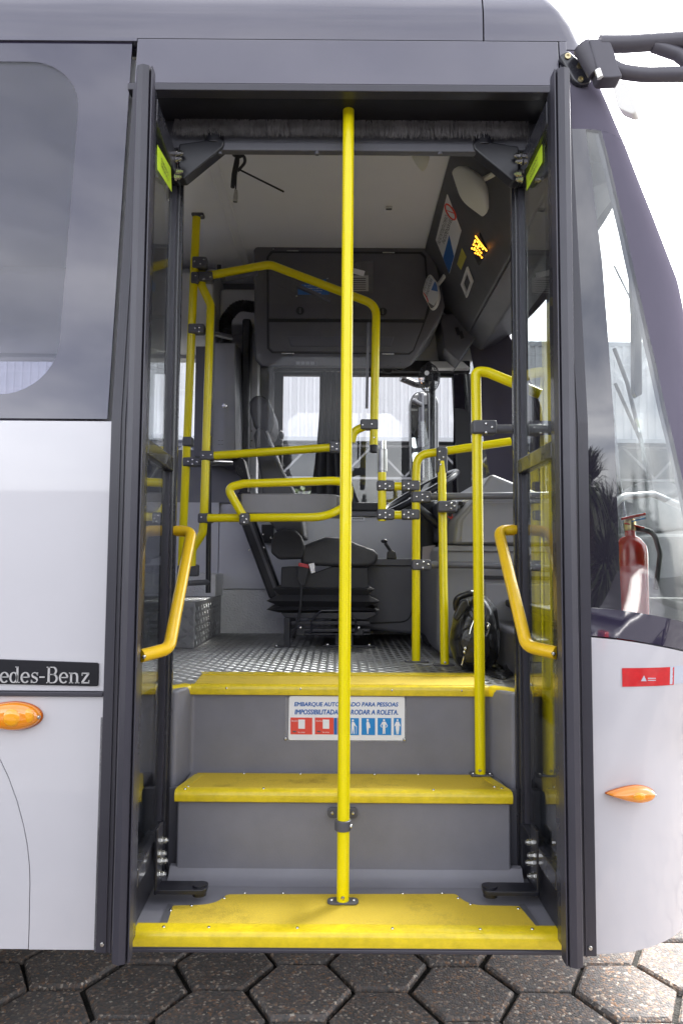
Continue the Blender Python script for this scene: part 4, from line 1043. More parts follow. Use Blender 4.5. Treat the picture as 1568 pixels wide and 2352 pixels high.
# corner console with switches
YK = 1.90
con = pxprism([(1010, 722), (1050, 716), (1092, 775), (1056, 830), (1020, 800)], YK, YF).build('switch_console', PANELD, bus, bevel=.01)
MB().prism(pxpoly([(1058, 727), (1066, 722), (1078, 745), (1070, 753)], YK - .004), (0, .006, 0)).build('switch', BLACK, con)
MB().prism(pxpoly([(1063, 733), (1067, 730), (1073, 742), (1069, 746)], YK - .008), (0, .006, 0)).build('switch_lens', mat('red_lit_switch', (.6, .02, .02), .3, emit=((1, .04, .05), 1.5)), con)
for k in range(2):
    MB().prism(pxpoly([(1044 + 9 * k, 752 + 9 * k), (1052 + 9 * k, 750 + 9 * k), (1058 + 8 * k, 768 + 8 * k), (1050 + 8 * k, 771 + 8 * k)], YK - .006), (0, .007, 0)).build('switch', BLACK, con, bevel=.002)
MB().prism(pxpoly([(985, 829), (1062, 829), (1080, 845), (985, 845)], 2.05), (0, .06, 0)).build('window_header_strip', PALE, bus, bevel=.004)

# interior mirrors
def mirror(pts, Y, dom, name, glassm, arm_pts, lbl, back=None):
    P = roundpoly(pxpoly(pts, Y), .02, 4); c = sum(P, V((0, 0, 0))) / len(P); n_ = len(P)
    mb = MB(); rows = [(1.0, 0.0), (1.01, .008), (.97, .018), (.80, .032), (.5, .042), (.2, .046)]
    vs = []; 
    for s_, h in rows: vs += [c + (p - c) * s_ + V(dom) * h / .046 for p in P]
    fs = [(j * n_ + i, j * n_ + (i + 1) % n_, (j + 1) * n_ + (i + 1) % n_, (j + 1) * n_ + i) for j in range(len(rows) - 1) for i in range(n_)]
    fs.append(tuple(range((len(rows) - 1) * n_, len(rows) * n_))); fs.append(tuple(range(n_ - 1, -1, -1)))
    mb.add(vs, fs); o = mb.build(name, CREAM, bus); lab(o, lbl)
    if glassm:
        d = V(dom).normalized()
        MB().prism([c + (p - c) * .93 - d * .001 for p in P], d * -.002).build('mirror_glass', MIRROR, o)
    MB().tube(fillet([at(*q) for q in arm_pts], .02), .010, 10).build('mirror_arm', CREAM, o)
    return o
mirror([(1036, 392), (1052, 388), (1092, 412), (1112, 445), (1116, 490), (1108, 498), (1068, 468), (1055, 450)], .72, (.02, -.06, .01), 'passenger_mirror', False, [(1086, 420, .72), (1108, 412, hpt(1120, 400).y * .5 + .36), (1132, 400, hpt(1132, 400).y - .02), (1138, 392, hpt(1138, 392).y)], 'cream shell of the larger interior mirror')
mirror([(969, 672), (978, 640), (987, 627), (1004, 650), (1008, 680), (1000, 705), (990, 713)], 1.62, (.03, .05, 0), 'driver_mirror', True, [(1004, 655, 1.65), (1016, 640, 1.66), (1022, 630, 1.66)], 'diamond-shaped interior mirror beside the cabinet')
mirror([(932, 330), (974, 330), (978, 380), (972, 396), (955, 378)], .74, (.02, -.05, 0), 'aisle_mirror', False, [(960, 345, .74), (962, 325, .74)], 'cream interior mirror cut by the door header')

# driver's fan
YFn = 1.78
fan = bpy.data.objects.new('fan', None)
fm = MB(); fc = at(985, 868, YFn)
for k in range(9):
    a = math.pi * k / 9
    ring = [fc + V((math.cos(t) * math.cos(a) * .055, math.cos(t) * math.sin(a) * .05, math.sin(t) * .075)) for t in np.linspace(0, 2 * math.pi, 21)]
    fm.tube(ring, .0014, 4, False)
for h in (-.05, -.025, 0, .025, .05):
    r_ = math.sqrt(max(0.01, 1 - (h / .075) ** 2)); fm.tube([fc + V((math.cos(t) * .055 * r_, math.sin(t) * .05 * r_, h)) for t in np.linspace(0, 2 * math.pi, 21)], .0014, 4, False)
fno = fm.build('fan_cage', BLACK, bus, recalc=False); lab(fno, 'small black wire-cage fan above the driver window')
MB().lathe(fc + V((0, -.02, .0)), (0, 1, 0), [(.02, 0), (.024, .01), (.024, .05), (.018, .06)], 16).build('fan_motor', BLACK, fno)
for k in range(3):
    a = 2.1 * k; d = V((math.cos(a), 0, math.sin(a))); s_ = V((-d.z, .5, d.x)) * .018
    MB().prism([fc + d * .012 - s_ * .5, fc + d * .045 - s_, fc + d * .05 + s_, fc + d * .012 + s_ * .5], (0, .002, 0)).build('fan_blade', BLACKM, fno)
MB().lathe(fc + V((-.018, -.052, .012)), (0, -1, 0), [(.012, 0), (.012, .004)], 14).build('fan_badge', SIGNW, fno)
MB().cyl(fc + V((0, .02, .06)), at(985, 838, YFn + .1), .018, 12).build('fan_mount', BLACK, fno)

# antenna cable hanging from the ceiling
ac = thing('antenna_cable', 'black taped antenna cable dangling from the bus ceiling', 'cable', atz(546, 352, ZC))
YAC = atz(546, 352, ZC).y
MB().tube(fillet([at(546, 354, YAC), at(541, 385, YAC), at(535, 410, YAC), at(533, 430, YAC)], .05), [.010] * 18, 8).build('tape_wrap', BLACKM, ac) if False else MB().tube([at(546, 353, YAC), at(543, 375, YAC), at(538, 400, YAC), at(534, 430, YAC)], [.008, .011, .011, .008], 8).build('tape_wrap', BLACKM, ac)
MB().tube(fillet([at(545, 362, YAC), at(560, 355, YAC), at(564, 372, YAC), at(546, 392, YAC)], .04), .006, 8).build('cable_loop', BLACKM, ac)
MB().tube([at(544, 386, YAC), at(600, 414, YAC), at(652, 440, YAC)], .0035, 6).build('antenna_rod', BLACK, ac)
MB().tube([at(543, 390, YAC), at(541, 440, YAC)], .003, 6).build('cable', BLACKM, ac)
MB().tube([at(542, 436, YAC), at(541, 450, YAC), at(540, 463, YAC)], [.006, .009, .009], 10).build('plug', STEEL, ac)
MB().lathe(atz(546, 352, ZC), (0, 0, -1), [(.022, 0), (.022, .006), (.012, .012)], 16).build('cable_grommet', BLACKM, ac)

# -- electrical cabinet, hose and posts on the far left
YE = 1.72
ec = pxprism([(488, 787), (540, 786), (541, 1048), (486, 1050)], YE, YE + .04).build('electrical_box', PANEL, bus, bevel=.008)
MB().prism([at(541, 787, YE + .03), at(552, 800, YE + .2), at(571, 868, YE + .36), at(571, 1080, YE + .36), at(541, 1048, YE + .03)], (-.12, .0, 0)).build('box_side', PANELD, ec, bevel=.004)
MB().box(at(535, 900, YE).x - .2, at(534, 900, YE).x, YE + .041, YF - .02, at(500, 1046, YE).z, at(500, 790, YE).z).build('box_body', PANELD, ec)
MB().lathe(at(516, 932, YE), (0, -1, 0), [(.013, 0), (.013, .008), (.007, .010), (.007, .018)], 12).build('box_lock', STEEL, ec)
for k in range(4):
    p = at(503 + 7 * (k % 2), 1012 + 9 * (k // 2), YE - .001); MB().box(p.x - .005, p.x + .006, p.y - .001, p.y + .002, p.z - .001, p.z + .001).build('box_mark', BLACK, ec)
MB().prism(pxpoly([(524, 1035), (560, 1055), (572, 1105), (545, 1090)], YE + .1), (0, .1, 0)).build('vent_block', BLACKM, bus, bevel=.004)
for k in range(4): MB().beam(at(530 + 7 * k, 1056 + 6 * k, YE + .098), at(536 + 7 * k, 1066 + 6 * k, YE + .098), .008, .004).build('vent_slot', BLACK, bus)
hpth = fillet([at(588, 706, 1.95), at(545, 700, 1.95), at(517, 735, 1.95), at(520, 800, 1.95)], [0, .08, .08, 0], 12)
dense = []
for a, b in zip(hpth[:-1], hpth[1:]):
    k_ = max(1, int((b - a).length / .006))
    for i in range(k_): dense.append(a + (b - a) * (i / k_))
MB().tube(dense, [.034 if i % 2 else .029 for i in range(len(dense))], 14).build('air_hose', BLACKM, bus)
YD = 1.92
MB().box(at(553, 900, YD).x, at(573, 900, YD).x, YD, YD + .1, at(560, 1150, YD).z, at(560, 730, YD).z).build('partition_post', BLACK, bus, bevel=.012)
MB().box(at(574, 900, YD + .1).x, at(592, 900, YD + .1).x, YD + .1, YD + .2, at(580, 1190, YD).z, at(580, 800, YD).z).build('pillar_trim', SIDEP, bus, bevel=.008)
for x, y in ((578, 950), (577, 990), (578, 1012), (575, 1026), (577, 1093), (576, 1108)): hw(SCREW, 'screw', at(x, y, YD + .095), bus, .9)
db = MB().prism(pxpoly([(543, 1130), (578, 1130), (580, 1178), (646, 1360), (640, 1378), (618, 1376), (546, 1185)], YD - .15), (0, .07, 0)).build('diagonal_beam', BLACK, bus, bevel=.014, seg=3)
MB().prism(pxpoly([(566, 1185), (572, 1185), (640, 1366), (634, 1368)], YD - .152), (0, .004, 0)).build('beam_rib', GPIPE, db)
for x, y in ((572, 1263), (606, 1258), (604, 1228), (622, 1236)): hw(SCREW, 'screw', at(x, y, YD - .152), db, .9)
MB().box(at(601, 1235, YF - .1).x, at(628, 1235, YF - .1).x, YF - .12, YF - .02, at(600, 1247, YF - .1).z, at(600, 1205, YF - .1).z).build('hinge_block', BLACK, bus, bevel=.004)

# -- driver's curtain
def curt(u, v):
    a = at(736 + 50 * u, 856, 2.10); wdt = .5 + .9 * v
    fx = at(736, 856, 2.10).x; x = fx - .05 * v ** 2 * 1.2 + (.13 + .16 * v ** 3) * u
    return V((x, 2.085 + .012 * math.sin(u * 26 + v * 1.5), DW[3] - .02 - (DW[3] - DW[2]) * v))
MB().grid(curt, 48, 16).build('driver_curtain', mat('dark_curtain_cloth', (.022, .022, .028), .8, bump=(400, .2, .002)), bus, recalc=False)

# -- dashboard and console
dsh = MB().prism(pxpoly([(1086, 1151), (1128, 1087), (1192, 1113), (1260, 1140), (1300, 1200), (1300, 1252), (1040, 1250), (1048, 1193)], 1.12), (0, .95, 0)).build('dashboard', PANEL, bus, bevel=.016, seg=3)
MB().prism(pxpoly([(1096, 1153), (1290, 1153), (1290, 1247), (1058, 1246), (1062, 1196)], 1.113), (0, .006, 0)).build('dash_panel', PANEL, dsh, bevel=.004)
MB().prism(pxpoly([(1010, 1150), (1082, 1150), (1046, 1192), (1036, 1244), (1012, 1244)], 1.35), (0, .5, 0)).build('instrument_binnacle', PANELD, dsh, bevel=.01)
for i in range(5):
    for j in range(4):
        x, y = 1030 + 9 * i - 5 * j, 1156 + 9 * j
        if x > 1072 - 8 * j: continue
        MB().box(at(x, y, 1.345).x - .007, at(x, y, 1.345).x + .007, 1.338, 1.352, at(x, y, 1.345).z - .007, at(x, y, 1.345).z + .007).build('dash_button', BLACKM if (i + j) % 2 else PANEL, dsh, bevel=.001)
for k in range(3): MB().beam(at(1052 - 6 * k, 1222, 1.345), at(1060 - 6 * k, 1210, 1.345), .008, .01).build('dash_vent_slot', BLACKM, dsh)
MB().prism(pxpoly([(1022, 1214), (1050, 1204), (1044, 1228), (1020, 1236)], 1.347), (0, .006, 0)).build('dash_vent', GPIPE, dsh, bevel=.002)
MB().prism(pxpoly([(1026, 1185), (1040, 1180), (1046, 1186), (1036, 1193)], 1.343), (0, .006, 0)).build('indicator_label', SIGNR, dsh)
MB().prism(pxpoly([(1060, 1152), (1088, 1128), (1094, 1132), (1074, 1153)], 1.2), (0, .02, 0)).build('display_bezel', SIGNW, dsh, bevel=.003)
ecv = MB().prism(pxpoly([(1003, 1290), (1010, 1252), (1300, 1256), (1300, 1540), (1016, 1512), (1002, 1480)], 1.16), (0, .8, 0)).build('engine_cover', PANEL, bus, bevel=.03, seg=4)
MB().prism(pxpoly([(1112, 1338), (1300, 1341), (1300, 1518), (1112, 1512)], 1.14), (0, .03, 0)).build('cover_flap', PANEL, ecv, bevel=.010)
MB().prism(pxpoly([(1112, 1322), (1300, 1325), (1300, 1334), (1112, 1331)], 1.15), (0, .03, 0)).build('cover_seam', BLACKM, ecv)
MB().prism(pxpoly([(1008, 1252), (1300, 1254), (1300, 1270), (1006, 1266)], 1.145), (0, .03, 0)).build('cover_ledge', PANEL, ecv, bevel=.006)
MB().box(.60, 1.0, .42, 1.14, Z3, Z3 + .16).build('front_plinth', PANELD, bus, bevel=.02)
cs = pxprism([(798, 1292), (1003, 1292), (1003, 1458), (960, 1460), (845, 1448), (800, 1440)], 1.78, YF - .02).build('side_console', PANELD, bus, bevel=.02, seg=3)
MB().prism(pxpoly([(790, 1283), (1003, 1283), (1003, 1300), (790, 1300)], 1.76), (0, .3, 0)).build('console_ledge', PANELD, cs, bevel=.006)
gr_ = fillet([at(846, 1432, 1.777), at(940, 1428, 1.777), at(962, 1330, 1.777), at(963, 1302, 1.777)], .06)
MB().tube(gr_, .004, 6).build('console_bead', BLACKM, cs)
MB().box(at(960, 1300, 1.9).x, at(1012, 1300, 1.9).x, 1.55, 1.75, Z3 + .002, at(980, 1290, 1.6).z).build('column_shroud', BLACKM, bus, bevel=.02)
hl = MB().prism(pxpoly([(888, 1284), (889, 1268), (898, 1262), (908, 1268), (911, 1284)], 1.75), (0, .03, 0)).build('brake_lever_base', BLACK, cs, bevel=.004)
MB().tube([at(898, 1268, 1.765), at(884, 1247, 1.765)], [.008, .009], 10).build('brake_lever', BLACK, cs)
MB().ellipsoid(at(882, 1243, 1.765), (.017, .012, .011), 12, 8).build('brake_knob', BLACK, cs)
MB().prism(pxpoly([(807, 1187), (838, 1187), (838, 1196), (807, 1196)], YF - .031), (0, .001, 0)).build('data_label', SIGNW, bus)
for k in range(5): MB().prism(pxpoly([(810 + 5 * k, 1190), (813 + 5 * k, 1190), (813 + 5 * k, 1193), (810 + 5 * k, 1193)], YF - .0316), (0, .0004, 0)).build('data_label_print', INK, bus)
# steering wheel and column
swc = at(962, 1132, 1.62); swn = V((-.50, -.12, .86)).normalized()
u_ = swn.orthogonal().normalized(); v_ = swn.cross(u_)
ringp = [swc + (u_ * math.cos(a) + v_ * math.sin(a)) * .205 for a in np.linspace(0, 2 * math.pi, 49)]
sw = MB().tube(ringp, .0155, 12, False).build('steering_wheel', BLACK, bus, recalc=False)
MB().lathe(swc - swn * .05, swn, [(.05, 0), (.07, .03), (.06, .05)], 20).build('wheel_hub', BLACKM, sw)
for a in (0.4, 2.5, 4.6): MB().beam(swc - swn * .02, swc + (u_ * math.cos(a) + v_ * math.sin(a)) * .2, .04, .015, swn).build('wheel_spoke', BLACKM, sw)
MB().tube([swc - swn * .05, at(985, 1290, 1.68)], [.05, .06], 16).build('steering_column', BLACKM, sw)
MB().tube([at(948, 1155, 1.45), at(1000, 1200, 1.45), at(1008, 1208, 1.45)], [.017, .022, .02], 12).build('column_stalk', BLACK, sw)
MB().prism(pxpoly([(985, 1255), (1003, 1240), (1006, 1312), (982, 1312)], 1.30), (0, .002, 0)).build('hanging_paper', mat('worn_paper', (.50, .45, .47), .7), bus) if False else None
hpap = MB().prism(pxpoly([(970, 1256), (999, 1252), (1003, 1310), (968, 1308)], 1.44), (0, .002, 0)).build('paper_note', mat('worn_paper', (.40, .36, .38), .7), bus)

# -- driver's outside mirror beyond the far window
om = [(940, 920), (950, 900), (975, 895), (997, 900), (1008, 920), (1008, 1085), (995, 1108), (955, 1108), (942, 1085)]
YM = 2.62
omo = MB().prism(roundpoly(pxpoly(om, YM), .03), (0, .10, 0)).build('outside_mirror', FRAME, bus, bevel=.02, seg=3)
MB().prism(roundpoly(pxpoly([(944, 925), (952, 905), (972, 900), (980, 905), (982, 1025), (946, 1030)], YM - .004), .02), (0, .006, 0)).build('mirror_glass', MIRROR, omo)
MB().prism(roundpoly(pxpoly([(946, 1040), (982, 1036), (982, 1085), (970, 1104), (950, 1095)], YM - .004), .015), (0, .006, 0)).build('mirror_glass', MIRROR, omo)
MB().tube([at(992, 850, YM - .3), at(993, 1150, YM - .3)], .022, 12).build('mirror_post', FRAME, omo)
MB().tube(fillet([at(920, 868, YM - .25), at(960, 885, YM - .2), at(992, 880, YM - .3)], .05), .02, 10).build('mirror_stay', FRAME, omo)

# -- badge and lamps on the white side
def side_plate(pts, off0, off1, name, mt, par, bevel=0, rad=None):
    P = [at(x, y, off1) for x, y in pts]
    if rad: P = roundpoly(P, rad)
    return MB().prism(P, (0, off0 - off1, 0)).build(name, mt, par, bevel=bevel)
npl = side_plate([(-330, 1503), (226, 1523), (225, 1577), (-330, 1564)], 0, -.006, 'nameplate', mat('black_nameplate', (.008, .008, .012), .45, spec=.3), bus, .0015, .006)
lab(npl, 'black nameplate with raised silver serif letters on the white side')
def ribbon(mb, pts, ws, org, s, depth):
    pts = [V((p[0], 0, p[1])) for p in pts]; n_ = len(pts); Lf, Rt = [], []
    for i in range(n_):
        t = (pts[min(i + 1, n_ - 1)] - pts[max(i - 1, 0)]).normalized(); nn2 = V((-t.z, 0, t.x)); w_ = ws[i] if isinstance(ws, (list, tuple)) else ws
        Lf.append(pts[i] + nn2 * w_ / 2); Rt.append(pts[i] - nn2 * w_ / 2)
    poly = Lf + Rt[::-1]
    P = [V((org.x + p.x * s, org.y, org.z + p.z * s)) for p in poly]
    n2 = len(P); vs = P + [p + V((0, -depth, 0)) for p in P]; fs = []
    for i in range(n_ - 1):
        a, b, c, d = i, i + 1, n2 - 2 - i, n2 - 1 - i
        fs += [(a, b, c, d), (n2 + d, n2 + c, n2 + b, n2 + a)]
    fs += [(i, (i + 1) % n2, n2 + (i + 1) % n2, n2 + i) for i in range(n2)]
    mb.add(vs, fs)
def arcp(cx, cz, rx, rz, a0, a1, n=16): return [(cx + rx * math.cos(math.radians(a0 + (a1 - a0) * k / n)), cz + rz * math.sin(math.radians(a0 + (a1 - a0) * k / n))) for k in range(n + 1)]
def arcw(a0, a1, thin, thick, n=16): return [thin + (thick - thin) * abs(math.cos(math.radians(a0 + (a1 - a0) * k / n))) for k in range(n + 1)]
TK, TN = .19, .085
def bar_(x0, z0, x1, z1, w_): return ([(x0, z0), (x1, z1)], w_)
GL = {
 'e': (.86, [(arcp(.43, .5, .33, .46, 5, 318), arcw(5, 318, TN, TK)), bar_(.12, .53, .80, .53, TN)]),
 'c': (.82, [(arcp(.43, .5, .33, .46, 45, 318), arcw(45, 318, TN, TK)), bar_(.68, .68, .68, .9, .12)]),
 'd': (1.0, [(arcp(.40, .5, .29, .46, 0, 360, 24), arcw(0, 360, TN, TK, 24)), bar_(.72, 0, .72, 1.5, TK), bar_(.52, 1.46, .74, 1.46, TN), bar_(.72, .04, .95, .04, TN)]),
 's': (.78, [([(.64, .74), (.58, .90), (.40, .96), (.22, .90), (.16, .74), (.24, .60), (.44, .50), (.60, .40), (.64, .25), (.56, .09), (.38, .04), (.20, .09), (.13, .26)], [TN, TN, TN, TN, .13, TK, TK, TK, .13, TN, TN, TN, TN]), bar_(.66, .70, .66, .98, TN), bar_(.12, .02, .12, .30, TN)]),
 '-': (.62, [bar_(.06, .55, .52, .55, .12)]),
 'B': (1.16, [bar_(.26, 0, .26, 1.5, TK + .02), bar_(.06, 1.46, .60, 1.46, TN), bar_(.06, .04, .60, .04, TN), bar_(.26, .80, .62, .80, TN), (arcp(.60, 1.13, .30, .33, 90, -90), arcw(90, -90, TN, TK)), (arcp(.62, .42, .36, .38, 90, -90), arcw(90, -90, TN, TK))]),
 'n': (1.08, [bar_(.24, 0, .24, .98, TK), bar_(.04, .94, .26, .94, TN), bar_(.06, .04, .44, .04, TN), ([(.26, .78), (.40, .92), (.58, .94), (.72, .84), (.78, .64), (.78, 0)], [TN, TN, .12, TK, TK, TK]), bar_(.60, .04, .98, .04, TN)]),
 'z': (.84, [bar_(.10, .93, .74, .93, TN + .02), bar_(.70, .92, .14, .08, TK), bar_(.10, .06, .76, .06, TN + .02), bar_(.12, .98, .12, .70, TN), bar_(.74, 0, .74, .30, TN)]),
 'r': (.80, [bar_(.24, 0, .24, .98, TK), bar_(.04, .94, .26, .94, TN), bar_(.06, .04, .46, .04, TN), ([(.26, .74), (.42, .90), (.60, .92), (.70, .84)], [TN, TN, .14, .18])]),
 'M': (1.66, [bar_(.22, 0, .22, 1.5, TN), bar_(.24, 1.5, .80, .05, TK), bar_(.80, .05, 1.36, 1.5, TN), bar_(1.38, 0, 1.38, 1.5, TK), bar_(.04, 1.46, .34, 1.46, TN), bar_(.04, .04, .42, .04, TN), bar_(1.26, 1.46, 1.58, 1.46, TN), bar_(1.18, .04, 1.58, .04, TN)]),
}
word = 'Mercedes-Benz'
xh = (at(100, 1538, 0) - at(100, 1563, 0)).z; totw = at(209, 1565, 0).x - at(2, 1560, 0).x
vis = sum(GL[ch][0] for ch in 'edes-Benz'); k_ = totw / (vis * xh)
xpos = at(209, 1568, 0).x - sum(GL[ch][0] for ch in word) * xh * k_
zb0 = at(209, 1569, 0).z
LETM = mat('brushed_letter_metal', (.62, .62, .64), .3, metal=.85)
for ch in word:
    mb = MB()
    for pts, ws in GL[ch][1]:
        ribbon(mb, [(p[0] * k_, p[1]) for p in pts], ws, V((xpos, -.0061, zb0)), xh, .0025)
    mb.build('letter', LETM, npl, smooth=False); xpos += GL[ch][0] * xh * k_

def teardrop(cx, cz, lx, rx, h, n=40, sharp=.5):
    P = []
    for k in range(n):
        a = 2 * math.pi * k / n; x = math.cos(a); z = math.sin(a)
        if x < 0: z *= (1 - sharp * (-x) ** 1.4)
        P.append(V((cx + (rx if x > 0 else lx) * x, 0, cz + h * z)))
    return P
def lamp(cx, cz, lx, rx, h, sharp, lbl):
    P = teardrop(cx, cz, lx, rx, h, 40, sharp); c = V((cx, 0, cz)); n_ = len(P)
    rim = MB().prism([c + (p - c) * 1.05 for p in P], (0, -.005, 0)).build('marker_lamp', mat('dark_amber_base', (.45, .10, .005), .3), bus, bevel=.002)
    lab(rim, lbl)
    rows = [(1.0, -.005), (.985, -.012), (.93, -.019), (.78, -.025), (.5, -.029), (.2, -.030)]
    vs = []
    for s_, y in rows: vs += [c + (p - c) * s_ + V((0, y, 0)) for p in P]
    fs = [(j * n_ + i, j * n_ + (i + 1) % n_, (j + 1) * n_ + (i + 1) % n_, (j + 1) * n_ + i) for j in range(len(rows) - 1) for i in range(n_)] + [tuple(range((len(rows) - 1) * n_, len(rows) * n_))]
    MB().add(vs, fs).build('lamp_lens', AMBER, rim)
    return rim, c
p = at(52, 1644, 0)
lm, c = lamp(p.x - .02, p.z, .11, at(97, 1644, 0).x - p.x + .02, at(50, 1612, 0).z - at(50, 1644, 0).z, .35, 'amber side marker lamp below the nameplate')
MB().ellipsoid(c + V((.005, -.028, 0)), (.022, .006, .022), 16, 8).build('bulb_reflector', AMBERL, lm)
MB().ellipsoid(c + V((.045, -.0235, .004)), (.014, .005, .018), 14, 8).build('bulb_reflector', AMBERL, lm)
hw(SCREW, 'screw', c + V((.068, -.017, 0)), lm, .8)
p = at(1452, 1822, 0)
lm2, c2 = lamp(p.x + .008, p.z, p.x + .008 - at(1391, 1822, 0).x, at(1500, 1822, 0).x - p.x - .008, at(1450, 1803, 0).z - at(1450, 1822, 0).z, .55, 'small amber side marker lamp right of the doorway')
for o_ in (lm2, *lm2.children): pass
MB().ellipsoid(c2 + V((-.003, -.029, 0)), (.016, .004, .010), 14, 8).build('bulb_reflector', AMBERL, lm2)
for d in (-.052, .040): hw(SCREW, 'screw', c2 + V((d, -.0165 if d < 0 else -.019, 0)), lm2, .7)

# reflective tape follows the curved corner
def tape(x0, x1, y0, y1, name, mt):
    zt0, zt1 = at(x0, y0, 0).z, at(x0, y1, 0).z; X0, X1 = at(x0, y0, 0).x, at(x1, y0, .03).x
    mb = MB(); n_ = 10; f_ = lambda u, v, o_: nose(s_of_x(X0 + (X1 - X0) * u, zt1 + (zt0 - zt1) * v), zt1 + (zt0 - zt1) * v, 0) + V((o_ * .3, -o_, 0))
    mb.grid(lambda u, v: f_(u, v, .0012), n_, 2); 
    return mb.build(name, mt, bus, recalc=False)
t_ = tape(1428, 1548, 1535, 1578, 'reflector_tape', REDT); lab(t_, 'red reflective strip on the white front corner')
t2_ = tape(1549, 1660, 1534, 1577, 'reflector_tape', WHT); lab(t2_, 'pale reflective strip next to the red one')
pc_ = at(1478, 1559, -.001)
MB().prism([pc_ + V((-.008, -.002, -.006)), pc_ + V((.006, -.002, -.006)), pc_ + V((0, -.002, .008))], (0, .0006, 0)).build('tape_mark', WHT, t_)
for k in range(2): MB().box(pc_.x + .010, pc_.x + .030, pc_.y - .0015, pc_.y - .0005, pc_.z - .005 + .005 * k, pc_.z - .003 + .005 * k).build('tape_mark', WHT, t_)

# -- notice on the riser
YS = Y3 + .011
sleeve = [(655, 1591), (933, 1594), (933, 1706), (653, 1703)]
sl = MB().prism(roundpoly([at(x, y, YS) for x, y in sleeve], .004), (0, -.0012, 0)).build('notice_sleeve', glass('notice_sleeve_plastic', (.92, .92, .93), 1.2, .05), bus); lab(sl, 'white boarding notice with red and blue pictograms')
MB().prism(roundpoly([at(x, y, YS - .0014) for x, y in ((664, 1599), (929, 1601), (929, 1701), (662, 1700))], .008), (0, -.0014, 0)).build('notice_sheet', SIGNW, sl)
for x, y in ((659, 1595), (928, 1597), (656, 1697), (928, 1699)): hw(SCREW, 'screw', at(x, y, YS - .002), sl, 1.0)
for s_, yy, x0, x1 in (('EMBARQUE AUTORIZADO PARA PESSOAS', 1618.5, 676, 914), ('IMPOSSIBILITADAS DE RODAR A ROLETA.', 1635.5, 677, 914)):
    a, b = at(x0, yy, YS - .003), at(x1, yy + .8, YS - .003)
    text(s_, 'notice_lettering', SIGNB, sl, (a + b) / 2, b - a, (0, 0, 1), width=(b - a).length, height=.0148 if yy < 1625 else .0150, shear=.15, bold=.0007)
def sq(x0, x1, y0, y1, name, mt, d=.0033):
    return MB().prism([at(x, y, YS - d) for x, y in ((x0, y0), (x1, y0 + .4), (x1, y1 + .4), (x0, y1))], (0, -.0006, 0)).build(name, mt, sl)
for x0, x1 in ((667, 717), (723, 766), (775, 790)):
    sq(x0, x1, 1648.5, 1687, 'pictogram_card', SIGNR)
    if x1 - x0 > 20:
        sq(x0 + 18, x0 + 33, 1653, 1674, 'card_window', SIGNW, .0040)
        text('Beneficio', 'card_lettering', SIGNW, sl, at(x0 + 10, 1656, YS - .0042), (1, 0, 0), (0, 0, 1), width=.020, height=.005)
        text('Seu cartao', 'card_lettering', SIGNW, sl, at(x0 + 25, 1682, YS - .0042), (1, 0, 0), (0, 0, 1), width=.022, height=.005)
        sq(x0 + 5, x0 + 13, 1679, 1682, 'card_mark', PANELD, .0040)
sq(766.5, 774, 1649, 1687.5, 'pictogram_card', SIGNB)
for x0, x1 in ((791, 824.5), (816.5 + 0, 816.6), (830, 861), (867, 898), (904, 935 - 1.5 - 10)):
    pass
for x0, x1 in ((794, 824), (830, 861), (867, 898), (904, 921)):
    sq(x0, x1, 1649.5, 1688.5, 'pictogram_panel', SIGNB2)
def fig(pts, nm='pictogram_figure'):
    MB().prism([at(x, y, YS - .0042) for x, y in pts], (0, -.0005, 0)).build(nm, SIGNW, sl, smooth=False)
def circ(x, y, r): fig([(x + r * math.cos(a), y + r * math.sin(a)) for a in np.linspace(0, 2 * math.pi, 13)[:-1]])
circ(844, 1654, 2.6); fig([(842, 1657.5), (846, 1657.5), (849, 1664), (850.5, 1672), (846.5, 1673), (845.5, 1686), (843, 1686), (841.5, 1672), (841, 1662)])
circ(881.5, 1654.5, 2.4); fig([(878, 1658), (885, 1658), (890, 1667), (887, 1672), (885.8, 1671), (888, 1667), (884.5, 1663), (884.5, 1686), (882, 1686), (881.5, 1674), (881, 1686), (878.5, 1686), (878.5, 1663), (875, 1667), (877.2, 1671), (876, 1672), (873, 1667)])
circ(912.5, 1654.5, 2.4); fig([(909, 1658), (916, 1658), (919.5, 1668), (918.5, 1669), (916.5, 1666), (917, 1672), (915, 1687), (913.2, 1687), (912.5, 1677), (911.8, 1687), (910, 1687), (908, 1672), (908.5, 1666), (906, 1669), (905, 1668)])
circ(810, 1655, 2.4); fig([(808, 1658), (813, 1659), (817, 1667), (819, 1669), (818.5, 1686), (817.5, 1686), (817.8, 1670), (813, 1666), (814, 1686), (811.5, 1686), (810.5, 1674), (808.5, 1686), (806.5, 1686), (807, 1664)])

# -- mirror arm at the front corner
MARM = mat('mirror_arm_plastic', (.085, .08, .098), .45, var=(10, .1))
ma = MB().prism(roundpoly([at(x, y, .09) for x, y in ((1284, 124), (1304, 112), (1346, 150), (1360, 186), (1334, 194), (1318, 186))], .012), (0, .03, 0)).build('mirror_bracket', FRAME, bus, bevel=.006)
for x, y in ((1303, 129), (1331, 150), (1333, 182)):
    MB().lathe(at(x, y, .09), (0, -1, 0), [(.0085, 0), (.0085, .004), (.0045, .004), (.0045, .001)], 14).build('bolt', mat('brass_bolt', (.55, .47, .28), .3, metal=1.0), ma)
MB().cyl(at(1336, 104, .06), at(1372, 168, .06), .026, 20).build('arm_hinge', MARM, ma, bevel=.004)
MB().cyl(at(1372, 160, .03), at(1378, 178, .03), .009, 12).build('hinge_bolt', STEEL, ma)
MB().prism(roundpoly([at(x, y, .03) for x, y in ((1352, 86), (1400, 88), (1412, 118), (1420, 150), (1432, 176), (1378, 178))], .012), (0, .05, 0)).build('arm_root', MARM, ma, bevel=.014, seg=3)
